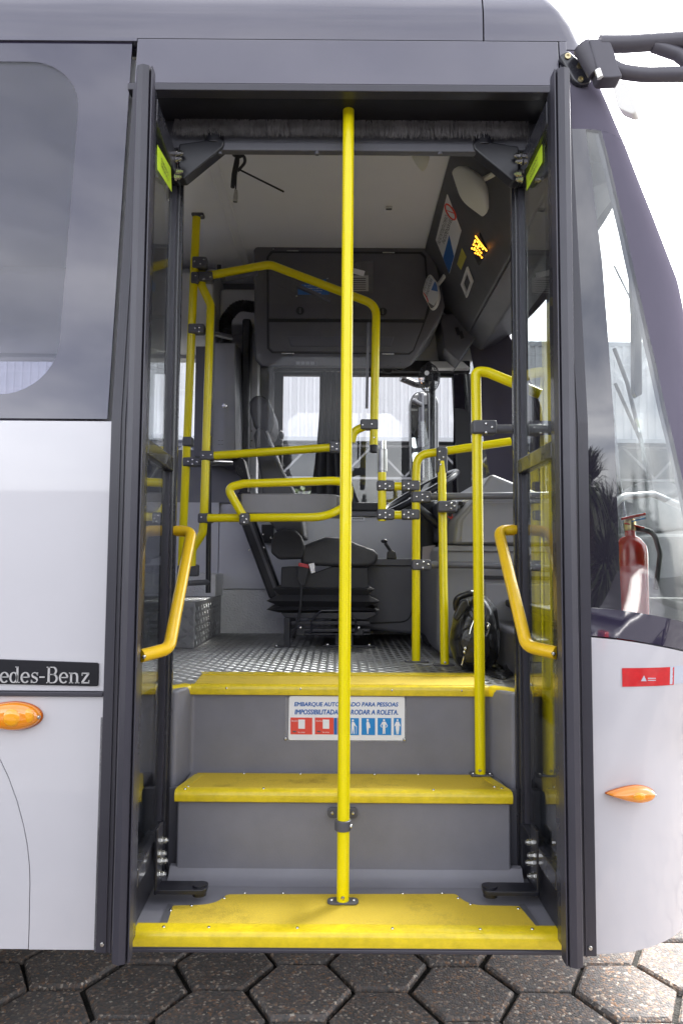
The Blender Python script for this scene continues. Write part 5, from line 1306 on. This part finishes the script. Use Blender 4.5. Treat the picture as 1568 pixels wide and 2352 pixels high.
MB().tube(fillet([at(1375, 100, .05), at(1440, 100, .05), at(1560, 92, .04), at(1700, 96, .02), at(1800, 130, .0)], .2), .0225, 16).build('arm_upper', MARM, ma)
MB().tube(fillet([at(1400, 150, .05), at(1425, 164, .05), at(1480, 171, .05), at(1570, 170, .04), at(1700, 158, .02), at(1800, 130, 0)], .3), .0195, 16).build('arm_lower', MARM, ma)
MB().tube(fillet([at(1500, 104, .045), at(1556, 124, .045), at(1600, 160, .045)], .03), .0175, 12).build('arm_web', MARM, ma)
MB().prism(roundpoly([at(x, y, -.02) for x, y in ((1760, 100), (1920, 100), (1920, 420), (1790, 420))], .04), (0, .14, 0)).build('mirror_head', MARM, ma, bevel=.03, seg=3)
MB().prism(roundpoly([at(x, y, .45) for x, y in ((1402, 180), (1440, 190), (1464, 250), (1452, 262), (1418, 248))], .015), (.03, .04, 0)).build('corner_mirror', CREAM, ma, bevel=.018, seg=4)

# -- wipers, seen through the glass
def wpt(x, y, s): # on the windscreen surface near plan position s
    Y_ = nose(s, 1.9).y; return at(x, y, Y_)
YW = 1.02
wp_ = MB().prism(pxpoly([(1440, 470), (1466, 470), (1474, 700), (1476, 905), (1462, 912), (1456, 900), (1454, 720)], .45), (0, .03, 0)).build('sun_blind_rod', GPIPE, bus, bevel=.004)
MB().tube([at(1410, 800, YW - .1), at(1440, 880, YW - .1), at(1500, 1130, YW - .1)], .008, 8).build('wiper_arm', BLACK, bus)
MB().tube([at(1412, 880, YW - .08), at(1470, 1010, YW - .08), at(1500, 1130, YW - .08)], .007, 8).build('wiper_arm', BLACK, bus)
MB().tube([at(1410, 610, YW - .2), at(1452, 695, YW - .2)], .004, 6).build('wiper_hose', BLACK, bus)
# dashboard top under the windscreen
MB().prism([V((.68, .22, 1.20)), V((1.00, .36, 1.16)), V((1.12, 1.12, 1.16)), V((1.00, 1.88, 1.16)), V((.68, 2.0, 1.20))], (0, 0, .03)).build('dash_top', BLACKM, bus, bevel=.01)
MB().tube(fillet([at(1370, 1200, .5), at(1430, 1140, .6), at(1500, 1135, .7), at(1580, 1170, .8)], .1), .012, 10).build('dash_grab_rail', GPIPE, bus)

# ------------------------------------------------------------------ driver's seat
YS0, YS1 = atz(652, 1489, Z3).y + .02, atz(652, 1489, Z3).y + .47
ds = thing('driver_seat', "driver's dark grey suspension seat on black bellows", 'seat', (at(740, 1300, 1.7).x, 1.7, Z3))
def seatp(pts, y0, y1, name, mt, bevel=.012, seg=3, par=ds): return pxprism(pts, y0, y1).build(name, mt, par, bevel=bevel, seg=seg)
hr = [(573, 945), (572, 922), (582, 908), (600, 906), (616, 916), (627, 945), (630, 972), (622, 996), (606, 998), (594, 990), (582, 978)]
seatp(hr, YS0 + .08, YS1 - .10, 'headrest', FABRIC, .022, 4)
bkp = [(582, 1000), (588, 985), (598, 980), (610, 990), (622, 1020), (634, 1055), (648, 1085), (668, 1120), (690, 1165), (700, 1235), (650, 1240), (612, 1190), (604, 1160), (598, 1090), (588, 1040)]
seatp(bkp, YS0 + .01, YS1 - .02, 'backrest', FABRIC, .028, 4)
MB().tube([at(x, y, YS0 + .018) for x, y in ((612, 990), (624, 1022), (636, 1055), (650, 1085), (670, 1120), (688, 1158))], .006, 8).build('lit_edge_line', mat('pale_lit_edge', (.32, .32, .33), .5), ds)  # pale tube paints the light caught along the backrest's leading edge
MB().cyl(at(604, 985, YS0 + .2), at(606, 1010, YS0 + .2), .012, 10).build('headrest_post', BLACK, ds)
seatp([(621, 1250), (628, 1225), (650, 1213), (676, 1215), (692, 1232), (700, 1255), (696, 1284), (640, 1286), (622, 1270)], YS0 - .02, YS0 + .04, 'recliner_cover', BLACKM, .012)
seatp([(690, 1256), (716, 1244), (748, 1232), (790, 1236), (822, 1250), (858, 1262), (870, 1276), (864, 1294), (846, 1302), (790, 1302), (690, 1298)], YS0, YS1, 'seat_cushion', FABRIC, .022, 4)
seatp([(646, 1302), (700, 1302), (716, 1318), (760, 1302), (845, 1304), (848, 1352), (644, 1352)], YS0 + .01, YS1 - .01, 'seat_shroud', BLACKM, .006)
bl = MB(); zig = [(640, 1345, 0), (624, 1352, -.022), (640, 1366, 0), (612, 1380, -.03), (642, 1394, 0), (612, 1400, -.03), (640, 1408, 0)]
rows = []
for x, y, o_ in zig:
    l_ = at(x, y, YS0); r_ = at(1484 - x, y, YS0); rows.append((l_.x, r_.x, l_.z, o_))
for x0, x1, z, o_ in rows: bl.v += [(x0, YS0 + .02 + o_, z), (x1, YS0 + .02 + o_, z), (x1, YS1 - o_, z), (x0, YS1 - o_, z)]
for j in range(len(rows) - 1):
    for i in range(4): bl.f.append((j * 4 + i, j * 4 + (i + 1) % 4, (j + 1) * 4 + (i + 1) % 4, (j + 1) * 4 + i))
bl.f += [(0, 1, 2, 3), tuple(range(len(rows) * 4 - 1, len(rows) * 4 - 5, -1))]
bl.build('bellows', BLACKM, ds, smooth=False)
seatp([(645, 1408), (862, 1406), (868, 1412), (840, 1424), (655, 1420)], YS0 + .0, YS1, 'base_pan', BLACK, .004)
for y0, y1 in ((1427, 1436), (1444, 1452), (1455, 1459)):
    seatp([(668, y0), (850, y0), (850, y1), (668, y1)], YS0 - .002, YS0 + .03, 'slide_rail', BLACK, .003)
    seatp([(668, y0), (850, y0), (850, y1), (668, y1)], YS1 - .05, YS1 - .02, 'slide_rail', BLACK, .003)
for x in (690, 824):
    seatp([(x - 10, 1446), (x + 10, 1446), (x + 10, 1460), (x - 10, 1460)], YS0 - .006, YS0 + .03, 'rail_end', BLACKM, .003)
    hw(SCREW, 'bolt', at(x, 1442, YS0 - .004), ds, 1.1)
MB().tube(fillet([at(714, 1455, YS0 - .01), at(716, 1425, YS0 - .02), at(736, 1403, YS0 - .02), at(800, 1402, YS0 - .02), at(816, 1425, YS0 - .02), at(818, 1450, YS0 - .01)], .03), .005, 8).build('slide_handle', BLACK, ds)
lgx = at(660, 1430, YS0)
fz = Z3 + .0005
pq = at(660, 1420, YS0)
MB().box(at(652, 1430, YS0).x, at(666, 1430, YS0).x, YS0, YS0 + .03, fz, pq.z).build('leg', BLACK, ds, bevel=.002)
MB().box(at(652, 1430, YS0).x, at(666, 1430, YS0).x, YS1 - .06, YS1 - .03, fz, pq.z).build('leg', BLACK, ds, bevel=.002)
MB().box(at(630, 1490, YS0).x, at(666, 1490, YS0).x, YS0 - .006, YS0 + .036, fz, fz + .006).build('foot', BLACK, ds, bevel=.002)
hw(SCREWZ, 'bolt', V((at(634, 1490, YS0).x, YS0 + .015, fz + .006)), ds, 1.3)
MB().box(at(768, 1470, YS0 + .15).x, at(812, 1470, YS0 + .15).x, YS0 + .06, YS0 + .30, fz, at(780, 1455, YS0).z).build('pedestal', BLACK, ds, bevel=.006)
MB().box(at(742, 1486, YS0 + .1).x, at(860, 1486, YS0 + .1).x, YS0 + .02, YS0 + .34, fz, fz + .010).build('foot', BLACK, ds, bevel=.003)
for x in (752, 848): hw(SCREWZ, 'bolt', V((at(x, 1486, YS0 + .04).x, YS0 + .045, fz + .010)), ds, 1.6)
MB().prism(pxpoly([(684, 1300), (710, 1305), (700, 1345), (690, 1345), (682, 1330)], YS0 - .045), (0, .02, 0)).build('buckle', BLACKM, ds, bevel=.004)
MB().prism(pxpoly([(686, 1292), (708, 1297), (709, 1306), (684, 1300)], YS0 - .047), (0, .024, 0)).build('buckle_button', REDP, ds, bevel=.002)
MB().tube(fillet([at(692, 1345, YS0 - .04), at(690, 1390, YS0 - .04), at(684, 1430, YS0 - .03), at(668, 1466, YS0 - .01)], .05), .006, 8).build('buckle_cable', BLACKM, ds)
MB().prism(pxpoly([(708, 1295), (722, 1292), (724, 1315), (714, 1318)], YS0 - .012), (0, .012, 0)).build('anchor_plate', STEEL, ds, bevel=.002)
# armrest knob by the seat
MB().lathe(at(652, 1030, YS0 - .02) if False else at(640, 1000, YS1), (1, -.1, 0), [(.008, -.05), (.008, 0), (.020, .004), (.026, .014), (.020, .024), (.006, .028)], 16).build('adjuster_knob', BLACK, ds)

# ------------------------------------------------------------------ backpack
pbk = atz(1080, 1546, Z3); YB = pbk.y
bp = thing('backpack', 'black leather backpack slumped on the bus floor by the posts', 'backpack', (pbk.x, YB + .06, Z3))
outl = [(1034, 1480), (1036, 1450), (1046, 1410), (1060, 1382), (1078, 1368), (1100, 1362), (1122, 1378), (1132, 1410), (1138, 1450), (1142, 1490), (1136, 1520), (1118, 1544), (1080, 1548), (1048, 1530)]
O_ = roundpoly([at(x, y, YB + .07) for x, y in outl], .03, 3); c = sum(O_, V((0, 0, 0))) / len(O_); n_ = len(O_)
rows = [(.45, -.085), (.78, -.078), (.95, -.045), (1.0, .0), (.97, .06), (.82, .10), (.5, .115)]
vs = []
for j, (s_, y) in enumerate(rows):
    for i, p in enumerate(O_):
        q = c + (p - c) * s_ + V((0, y, 0)); wob = .006 * math.sin(i * 1.7 + j * 2.3) + .005 * math.sin(i * .6 + j)
        q += V((wob * .6, wob, wob * .4)); q.z = max(q.z, Z3 + .002); vs.append(q)
fs = [(j * n_ + i, j * n_ + (i + 1) % n_, (j + 1) * n_ + (i + 1) % n_, (j + 1) * n_ + i) for j in range(len(rows) - 1) for i in range(n_)]
fs += [tuple(range(n_ - 1, -1, -1)), tuple(range((len(rows) - 1) * n_, len(rows) * n_))]
bd = MB().add(vs, fs).build('body', LEATHER, bp)
ss = bd.modifiers.new('soft', 'SUBSURF'); ss.levels = 1; ss.render_levels = 2
pk = MB(); pko = roundpoly([at(x, y, YB - .005) for x, y in ((1052, 1470), (1062, 1440), (1100, 1436), (1122, 1452), (1126, 1505), (1108, 1530), (1066, 1526))], .02, 3); cpk = sum(pko, V((0, 0, 0))) / len(pko)
m_ = len(pko); vs = []
for s_, y in ((1.0, .03), (1.0, -.004), (.9, -.018), (.55, -.026), (.2, -.028)): vs += [cpk + (p - cpk) * s_ + V((0, y, 0)) for p in pko]
pk.add(vs, [(j * m_ + i, j * m_ + (i + 1) % m_, (j + 1) * m_ + (i + 1) % m_, (j + 1) * m_ + i) for j in range(4) for i in range(m_)] + [tuple(range(4 * m_, 5 * m_))])
pk.build('front_pocket', LEATHER, bp)
MB().tube(fillet([at(1048, 1400, YB + .02), at(1046, 1374, YB + .0), at(1080, 1362, YB), at(1100, 1366, YB + .03)], .03), .012, 10).build('top_handle', LEATHER, bp)
fl_ = MB().prism([at(x, y, YB - .03) for x, y in ((1040, 1420), (1058, 1380), (1074, 1376), (1078, 1392), (1050, 1428))], (0, .02, 0)).build('flap', LEATHER, bp, bevel=.006)
MB().tube([at(1060, 1528, YB - .01), at(1082, 1440, YB - .03), at(1098, 1400, YB - .01)], .003, 6).build('zip', STEEL, bp)
for x, y in ((1068, 1490), (1066, 1498), (1120, 1440)): MB().ellipsoid(at(x, y, YB - .045), (.005, .004, .007), 8, 6).build('zip_pull', STEEL, bp)
MB().tube(fillet([at(1118, 1430, YB - .03), at(1124, 1434, YB - .035), at(1122, 1448, YB - .04), at(1116, 1462, YB - .04)], .01), .003, 6).build('snap_hook', STEEL, bp)
def strap(pts, w_, name):
    P = fillet(pts, .03); mb = MB(); n_ = len(P)
    L_, R_ = [], []
    for i, p in enumerate(P):
        t = (P[min(i + 1, n_ - 1)] - P[max(i - 1, 0)]).normalized(); s_ = t.cross(V((0, -.5, .85))).normalized() * w_ / 2
        L_.append(p + s_); R_.append(p - s_)
    up = V((0, 0, .004)); vs = L_ + R_ + [p + up for p in L_] + [p + up for p in R_]; fs = []
    for i in range(n_ - 1):
        fs += [(i, i + 1, n_ + i + 1, n_ + i), (2 * n_ + i + 1, 2 * n_ + i, 3 * n_ + i, 3 * n_ + i + 1), (i, 2 * n_ + i, 2 * n_ + i + 1, i + 1), (n_ + i, n_ + i + 1, 3 * n_ + i + 1, 3 * n_ + i)]
    return mb.add(vs, fs).build(name, LEATHER, bp)
z0 = Z3 + .004
def fz_(x, y, h=0.0):
    p = atz(x, y, Z3 + .004); p.z += h; return p
strap([fz_(1110, 1535, .02), fz_(1130, 1552), fz_(1155, 1560), fz_(1172, 1546, .012), fz_(1158, 1544, .02)], .022, 'strap')
strap([at(1110, 1372, YB + .12), at(1134, 1400, YB + .10), at(1140, 1450, YB + .10), at(1138, 1510, YB + .08), fz_(1128, 1530, .01)], .024, 'strap')

# ------------------------------------------------------------------ fire extinguisher
pe = at(1448, 1300, .42)
zt_e = at(1448, 1235, .42).z
fe = thing('fire_extinguisher', 'red fire extinguisher standing behind the front corner glass', 'extinguisher', (pe.x, .42, zt_e - .32))
rb = .052
MB().lathe((pe.x, .42, zt_e - .32), (0, 0, 1), [(rb * .9, 0), (rb, .012), (rb, .27), (rb * .93, .295), (rb * .6, .318), (rb * .32, .326), (rb * .3, .345)], 28).build('cylinder', REDP, fe)
MB().lathe((pe.x, .42, zt_e + .02), (0, 0, 1), [(.014, 0), (.018, .005), (.018, .03), (.012, .04)], 16).build('valve', mat('brass', (.55, .42, .18), .3, metal=1.0), fe)
MB().beam((pe.x - .03, .41, zt_e + .058), (pe.x + .045, .41, zt_e + .075), .014, .008).build('lever', REDP, fe, bevel=.002)
MB().beam((pe.x - .02, .41, zt_e + .045), (pe.x + .04, .41, zt_e + .03), .014, .006).build('carry_handle', REDP, fe, bevel=.002)
MB().tube(fillet([(pe.x + .015, .42, zt_e + .03), (pe.x + .07, .41, zt_e + .02), (pe.x + .085, .40, zt_e - .05), (pe.x + .06, .38, zt_e - .16)], .04), .008, 10).build('hose', BLACKM, fe)
MB().beam((pe.x - .004, .395, zt_e + .05), (pe.x + .035, .39, zt_e + .06), .005, .004).build('safety_tag', SIGNB2, fe)
MB().box(pe.x - .09, pe.x + .09, .34, .5, zt_e - .35, zt_e - .322).build('extinguisher_shelf', PANELD, bus)

# ------------------------------------------------------------------ the warehouse beyond the bus
DW_ = 16.0
wz1, wz0 = at(1480, 797, DW_).z, at(900, 1005, DW_).z
wh = thing('warehouse', 'white corrugated warehouse with an open shed below its cladding', 'building', (0, DW_, 0))
CLAD = mat('white_corrugated_cladding', (.62, .62, .65), .5, var=(.8, .10))
pwid = 1.2; rib = .20
def clad_mesh():
    xs = []; x = 0
    while x < pwid - 1e-6:
        xs += [(x, 0), (x + .05, 0), (x + .07, -.045), (x + .13, -.045), (x + .15, 0)]; x += rib
    xs.append((pwid - .002, 0))
    vs = [(x, y, 0) for x, y in xs] + [(x, y, wz1 - wz0) for x, y in xs] + [(x, .03, 0) for x, y in xs] + [(x, .03, wz1 - wz0) for x, y in xs]
    n_ = len(xs); fs = [(i, i + 1, n_ + i + 1, n_ + i) for i in range(n_ - 1)] + [(2 * n_ + i + 1, 2 * n_ + i, 3 * n_ + i, 3 * n_ + i + 1) for i in range(n_ - 1)]
    me = bpy.data.meshes.new('cladding_panel'); me.from_pydata(vs, [], fs); me.update(); me.materials.append(CLAD); return me
CM = clad_mesh()
for i in range(-12, 16):
    o = bpy.data.objects.new('cladding_panel', CM); col.objects.link(o); o.parent = wh; o.location = (i * pwid, rng.uniform(-.004, .004), wz0)
MB().box(-14.4, 19.2, DW_ - .03, DW_ + .06, wz1 + .001, wz1 + .12).build('eaves_flashing', mat('grey_flashing', (.40, .41, .44), .5), wh)
MB().box(-14.4, 19.2, DW_ - .07, DW_ + .05, wz0 - .10, wz0 - .001).build('bottom_flashing', mat('grey_flashing', (.40, .41, .44), .5), wh)
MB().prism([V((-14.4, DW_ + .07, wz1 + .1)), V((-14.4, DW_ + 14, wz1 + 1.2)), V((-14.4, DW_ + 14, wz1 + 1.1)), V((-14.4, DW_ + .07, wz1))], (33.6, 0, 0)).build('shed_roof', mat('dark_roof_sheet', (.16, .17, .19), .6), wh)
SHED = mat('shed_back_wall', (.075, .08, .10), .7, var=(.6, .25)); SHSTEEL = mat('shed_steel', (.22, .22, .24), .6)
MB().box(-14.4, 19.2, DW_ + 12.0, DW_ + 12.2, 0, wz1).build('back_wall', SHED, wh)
for x in range(-14, 20, 4):
    MB().box(x - .14, x + .14, DW_ + .1, DW_ + .38, -.05, wz0 - .1).build('column', SHSTEEL, wh)
tz1, tz0 = wz0 - .12, wz0 - .95
for zz in (tz1, tz0): MB().box(-14.4, 19.2, DW_ + .39, DW_ + .48, zz - .06, zz).build('truss_chord', SHSTEEL, wh)
for k in range(42):
    x = -14.4 + .8 * k; a = V((x, DW_ + .43, tz1 if k % 2 else tz0)); b = V((x + .8, DW_ + .43, tz0 if k % 2 else tz1)); MB().beam(a, b, .05, .05).build('truss_web', SHSTEEL, wh)
MB().box(-14.4, 19.2, DW_ + 11.8, DW_ + 11.95, 2.5, 2.62).build('wall_beam', mat('grey_flashing', (.40, .41, .44), .5), wh)

LEAF = mat('green_leaf', (.060, .085, .030), .55, var=(1.2, .5)); LEAFD = mat('dark_leaf', (.035, .050, .018), .6, var=(2.0, .5)); BARK = mat('bark', (.10, .075, .05), .9, bump=(40, .6, .02))
def tree(loc, h, r, lbl, seed, nl=1500):
    rg = np.random.default_rng(seed); loc = V(loc)
    t = thing('tree', lbl, 'tree', loc, 'trees by the far shed')
    MB().tube([loc, loc + V((.05, 0, h * .35)), loc + V((.0, .05, h * .75))], [.12, .09, .04], 10).build('trunk', BARK, t)
    mb = MB(); cl_ = [(loc + V((rg.normal(0, r * .45), rg.normal(0, r * .45), h * .62 + rg.normal(0, h * .17))), rg.uniform(.25, .5) * r) for _ in range(16)]
    for _ in range(nl):
        c, rr_ = cl_[rg.integers(len(cl_))]; d = V(rg.normal(0, 1, 3)).normalized(); p = c + d * rr_ * rg.uniform(.5, 1) ** .5
        a = V(rg.normal(0, 1, 3)).normalized(); b = a.cross(V(rg.normal(0, 1, 3))).normalized(); s_ = rg.uniform(.05, .12)
        mb.add([p - a * s_, p + b * s_ * .5, p + a * s_, p - b * s_ * .5], [(0, 1, 2, 3)])
    mb.build('crown', LEAF, t, recalc=False, smooth=False)
tree((-.9, 13.4, 0), 2.75, .9, 'small green tree seen left of the centre pole', 3)
tree((-2.1, 13.8, 0), 3.0, 1.0, 'bushy green tree seen behind the seat backrest', 4)
tree((2.1, 14.4, 0), 2.3, .55, 'slim green tree seen through the right of the driver window', 5, 800)

# a red car far off
def make_car(name, lbl, loc, rotz, paint, scale=1.0, group='parked cars'):
    t = thing(name, lbl, 'car', (0, 0, 0), group)
    W2 = .86
    low = [(-2.05, .32), (-2.10, .62), (-2.02, .86), (-1.55, .93), (1.05, .93), (1.85, .80), (2.08, .66), (2.12, .34)]
    cabn = [(-1.85, .93), (-1.35, 1.36), (-.75, 1.47), (.05, 1.46), (.55, 1.34), (1.12, .93)]
    def sect(prof, w0, w1, zr):
        n_ = len(prof); vs = []
        for sg_ in (-1, 1):
            for x, z in prof:
                k = min(1, max(0, (z - zr[0]) / (zr[1] - zr[0]))); vs.append((x, sg_ * (w0 + (w1 - w0) * k), z))
        fs = [tuple(range(n_)), tuple(range(2 * n_ - 1, n_ - 1, -1))] + [(i, (i + 1) % n_, n_ + (i + 1) % n_, n_ + i) for i in range(n_)]
        return MB().add(vs, fs)
    sect(low, W2, W2 * .97, (.3, .93)).build('body', paint, t, bevel=.07, seg=4)
    sect(cabn, W2 * .95, W2 * .68, (.93, 1.47)).build('cabin', paint, t, bevel=.05, seg=4)
    win = [[(-1.55, .98), (-1.22, 1.31), (-.78, 1.39), (-.45, 1.40), (-.45, .97)], [(-.36, .97), (-.36, 1.40), (.05, 1.39), (.46, 1.28), (.92, .97)]]
    for sg_ in (-1, 1):
        for wpts in win:
            P = []
            for x, z in wpts:
                k = (z - .93) / .54; P.append(V((x, sg_ * (W2 * .95 + (W2 * .68 - W2 * .95) * k + .004), z)))
            MB().prism(P, (0, sg_ * .006, 0)).build('side_window', FRIT, t)
        for x in (-.15, .95):
            MB().box(x - .09 - .45, x + .09 - .45, sg_ * W2 - .01, sg_ * W2 + .02, .82, .845).build('door_handle', paint, t, bevel=.006)
        MB().ellipsoid((.82, sg_ * (W2 + .08), 1.02), (.07, .10, .075), 14, 10).build('wing_mirror', paint, t)
        MB().box(.70, .74, sg_ * W2 - .02, sg_ * W2 + .06, .96, .985).build('mirror_stalk', BLACKM, t)
        MB().prism([V((2.06, sg_ * .50, .68)), V((2.0, sg_ * .80, .72)), V((1.80, sg_ * .84, .80)), V((1.95, sg_ * .55, .79))], (.05, 0, .02)).build('headlight', CLEAR if False else SIGNW, t)
        MB().box(-2.11, -2.04, sg_ * .62 - .14, sg_ * .62 + .14, .70, .86).build('tail_light', REDP, t, bevel=.01)
        for x in (-1.30, 1.28):
            wv = MB().lathe((x, sg_ * (W2 - .16), .31), (0, sg_, 0), [(.18, 0), (.30, .01), (.31, .03), (.31, .15), (.29, .18), (.20, .185)], 28).build('wheel', MATS['tyre'], t)
            MB().lathe((x, sg_ * (W2 + .0), .31), (0, sg_, 0), [(.20, 0), (.20, .028), (.15, .02), (.05, .03)], 20).build('rim', STEEL, wv)
    fr_p = [(.60, 1.32), (1.12, .965)]
    MB().hexa([V((.62, -.60, 1.325)), V((1.13, -.78, .955)), V((1.13, .78, .955)), V((.62, .60, 1.325)), V((.60, -.60, 1.315)), V((1.11, -.78, .945)), V((1.11, .78, .945)), V((.60, .60, 1.315))]).build('windscreen', FRIT, t)
    MB().box(-2.12, 2.13, -.01, .01, .3, .31).build('underline', BLACKM, t)
    M_ = Matrix.Translation(V(loc)) @ Matrix.Rotation(rotz, 4, 'Z') @ Matrix.Scale(scale, 4)
    t.matrix_world = M_
    return t
SILV = mat('silver_car_paint', (.17, .17, .18), .32, metal=.3, coat=1.0); REDC = mat('red_car_paint', (.45, .02, .02), .3, coat=1.0); NAVY = mat('navy_car_paint', (.012, .016, .05), .3, coat=1.0)
make_car('parked_car', 'red hatchback parked far behind the driver window', (-.55, 12.2, -.055), math.pi / 2, REDC)
make_car('parked_car', 'silver hatchback mirrored in the front corner glass', (4.4, -4.6, -.055), 0, SILV)
make_car('parked_car', 'navy car mirrored low in the front corner glass', (.6, -5.4, -.055), math.radians(8), NAVY)

# yuccas mirrored in the corner glass
def yucca(loc, h, n, lbl, seed):
    rg = np.random.default_rng(seed); loc = V(loc); t = thing('yucca_plant', lbl, 'plant', loc, 'spiky plants across the yard')
    heads = [loc + V((rg.normal(0, .35), rg.normal(0, .35), h * f)) for f in (.55, .75, .95)]
    for hd in heads: MB().tube([loc, (loc + hd) / 2 + V((.05, 0, 0)), hd], [.09, .07, .05], 8).build('trunk', BARK, t)
    for hd in heads:
        mb = MB()
        for _ in range(n):
            a = rg.uniform(0, 6.28); e = rg.uniform(-.9, 1.3); ln = rg.uniform(.55, .95); d = V((math.cos(a) * math.cos(e), math.sin(a) * math.cos(e), math.sin(e)))
            s_ = V((-math.sin(a), math.cos(a), 0)) * .016; m1 = hd + d * ln * .5; tip = hd + d * ln - V((0, 0, .22 * ln))
            mb.add([hd - s_ * .6, hd + s_ * .6, m1 + s_, m1 - s_, tip], [(0, 1, 2, 3), (3, 2, 4)])
        mb.build('leaf_rosette', LEAFD, t, recalc=False, smooth=False)
yucca((3.1, -6.6, -.055), 2.5, 420, 'tall spiky yucca mirrored beside the door frame', 11)
yucca((5.4, -7.0, -.055), 2.3, 420, 'spiky yucca mirrored above the silver car', 12)
yucca((9.4, -7.5, -.055), 2.4, 380, 'spiky yucca mirrored at the edge of the corner glass', 13)
yucca((4.3, -7.2, -.055), 2.1, 380, 'shorter yucca just right of the tallest mirrored one', 14)
yucca((7.2, -7.3, -.055), 2.5, 380, 'leaning yucca mirrored between two other yuccas', 15)
hw_ = MB().box(-14, 18, -9.6, -9.3, -.055, 2.45).build('boundary_wall', mat('grey_render', (.085, .085, .095), .85, var=(.7, .3))); tag(hw_, 'dark grey boundary wall behind the spiky plants', 'wall')
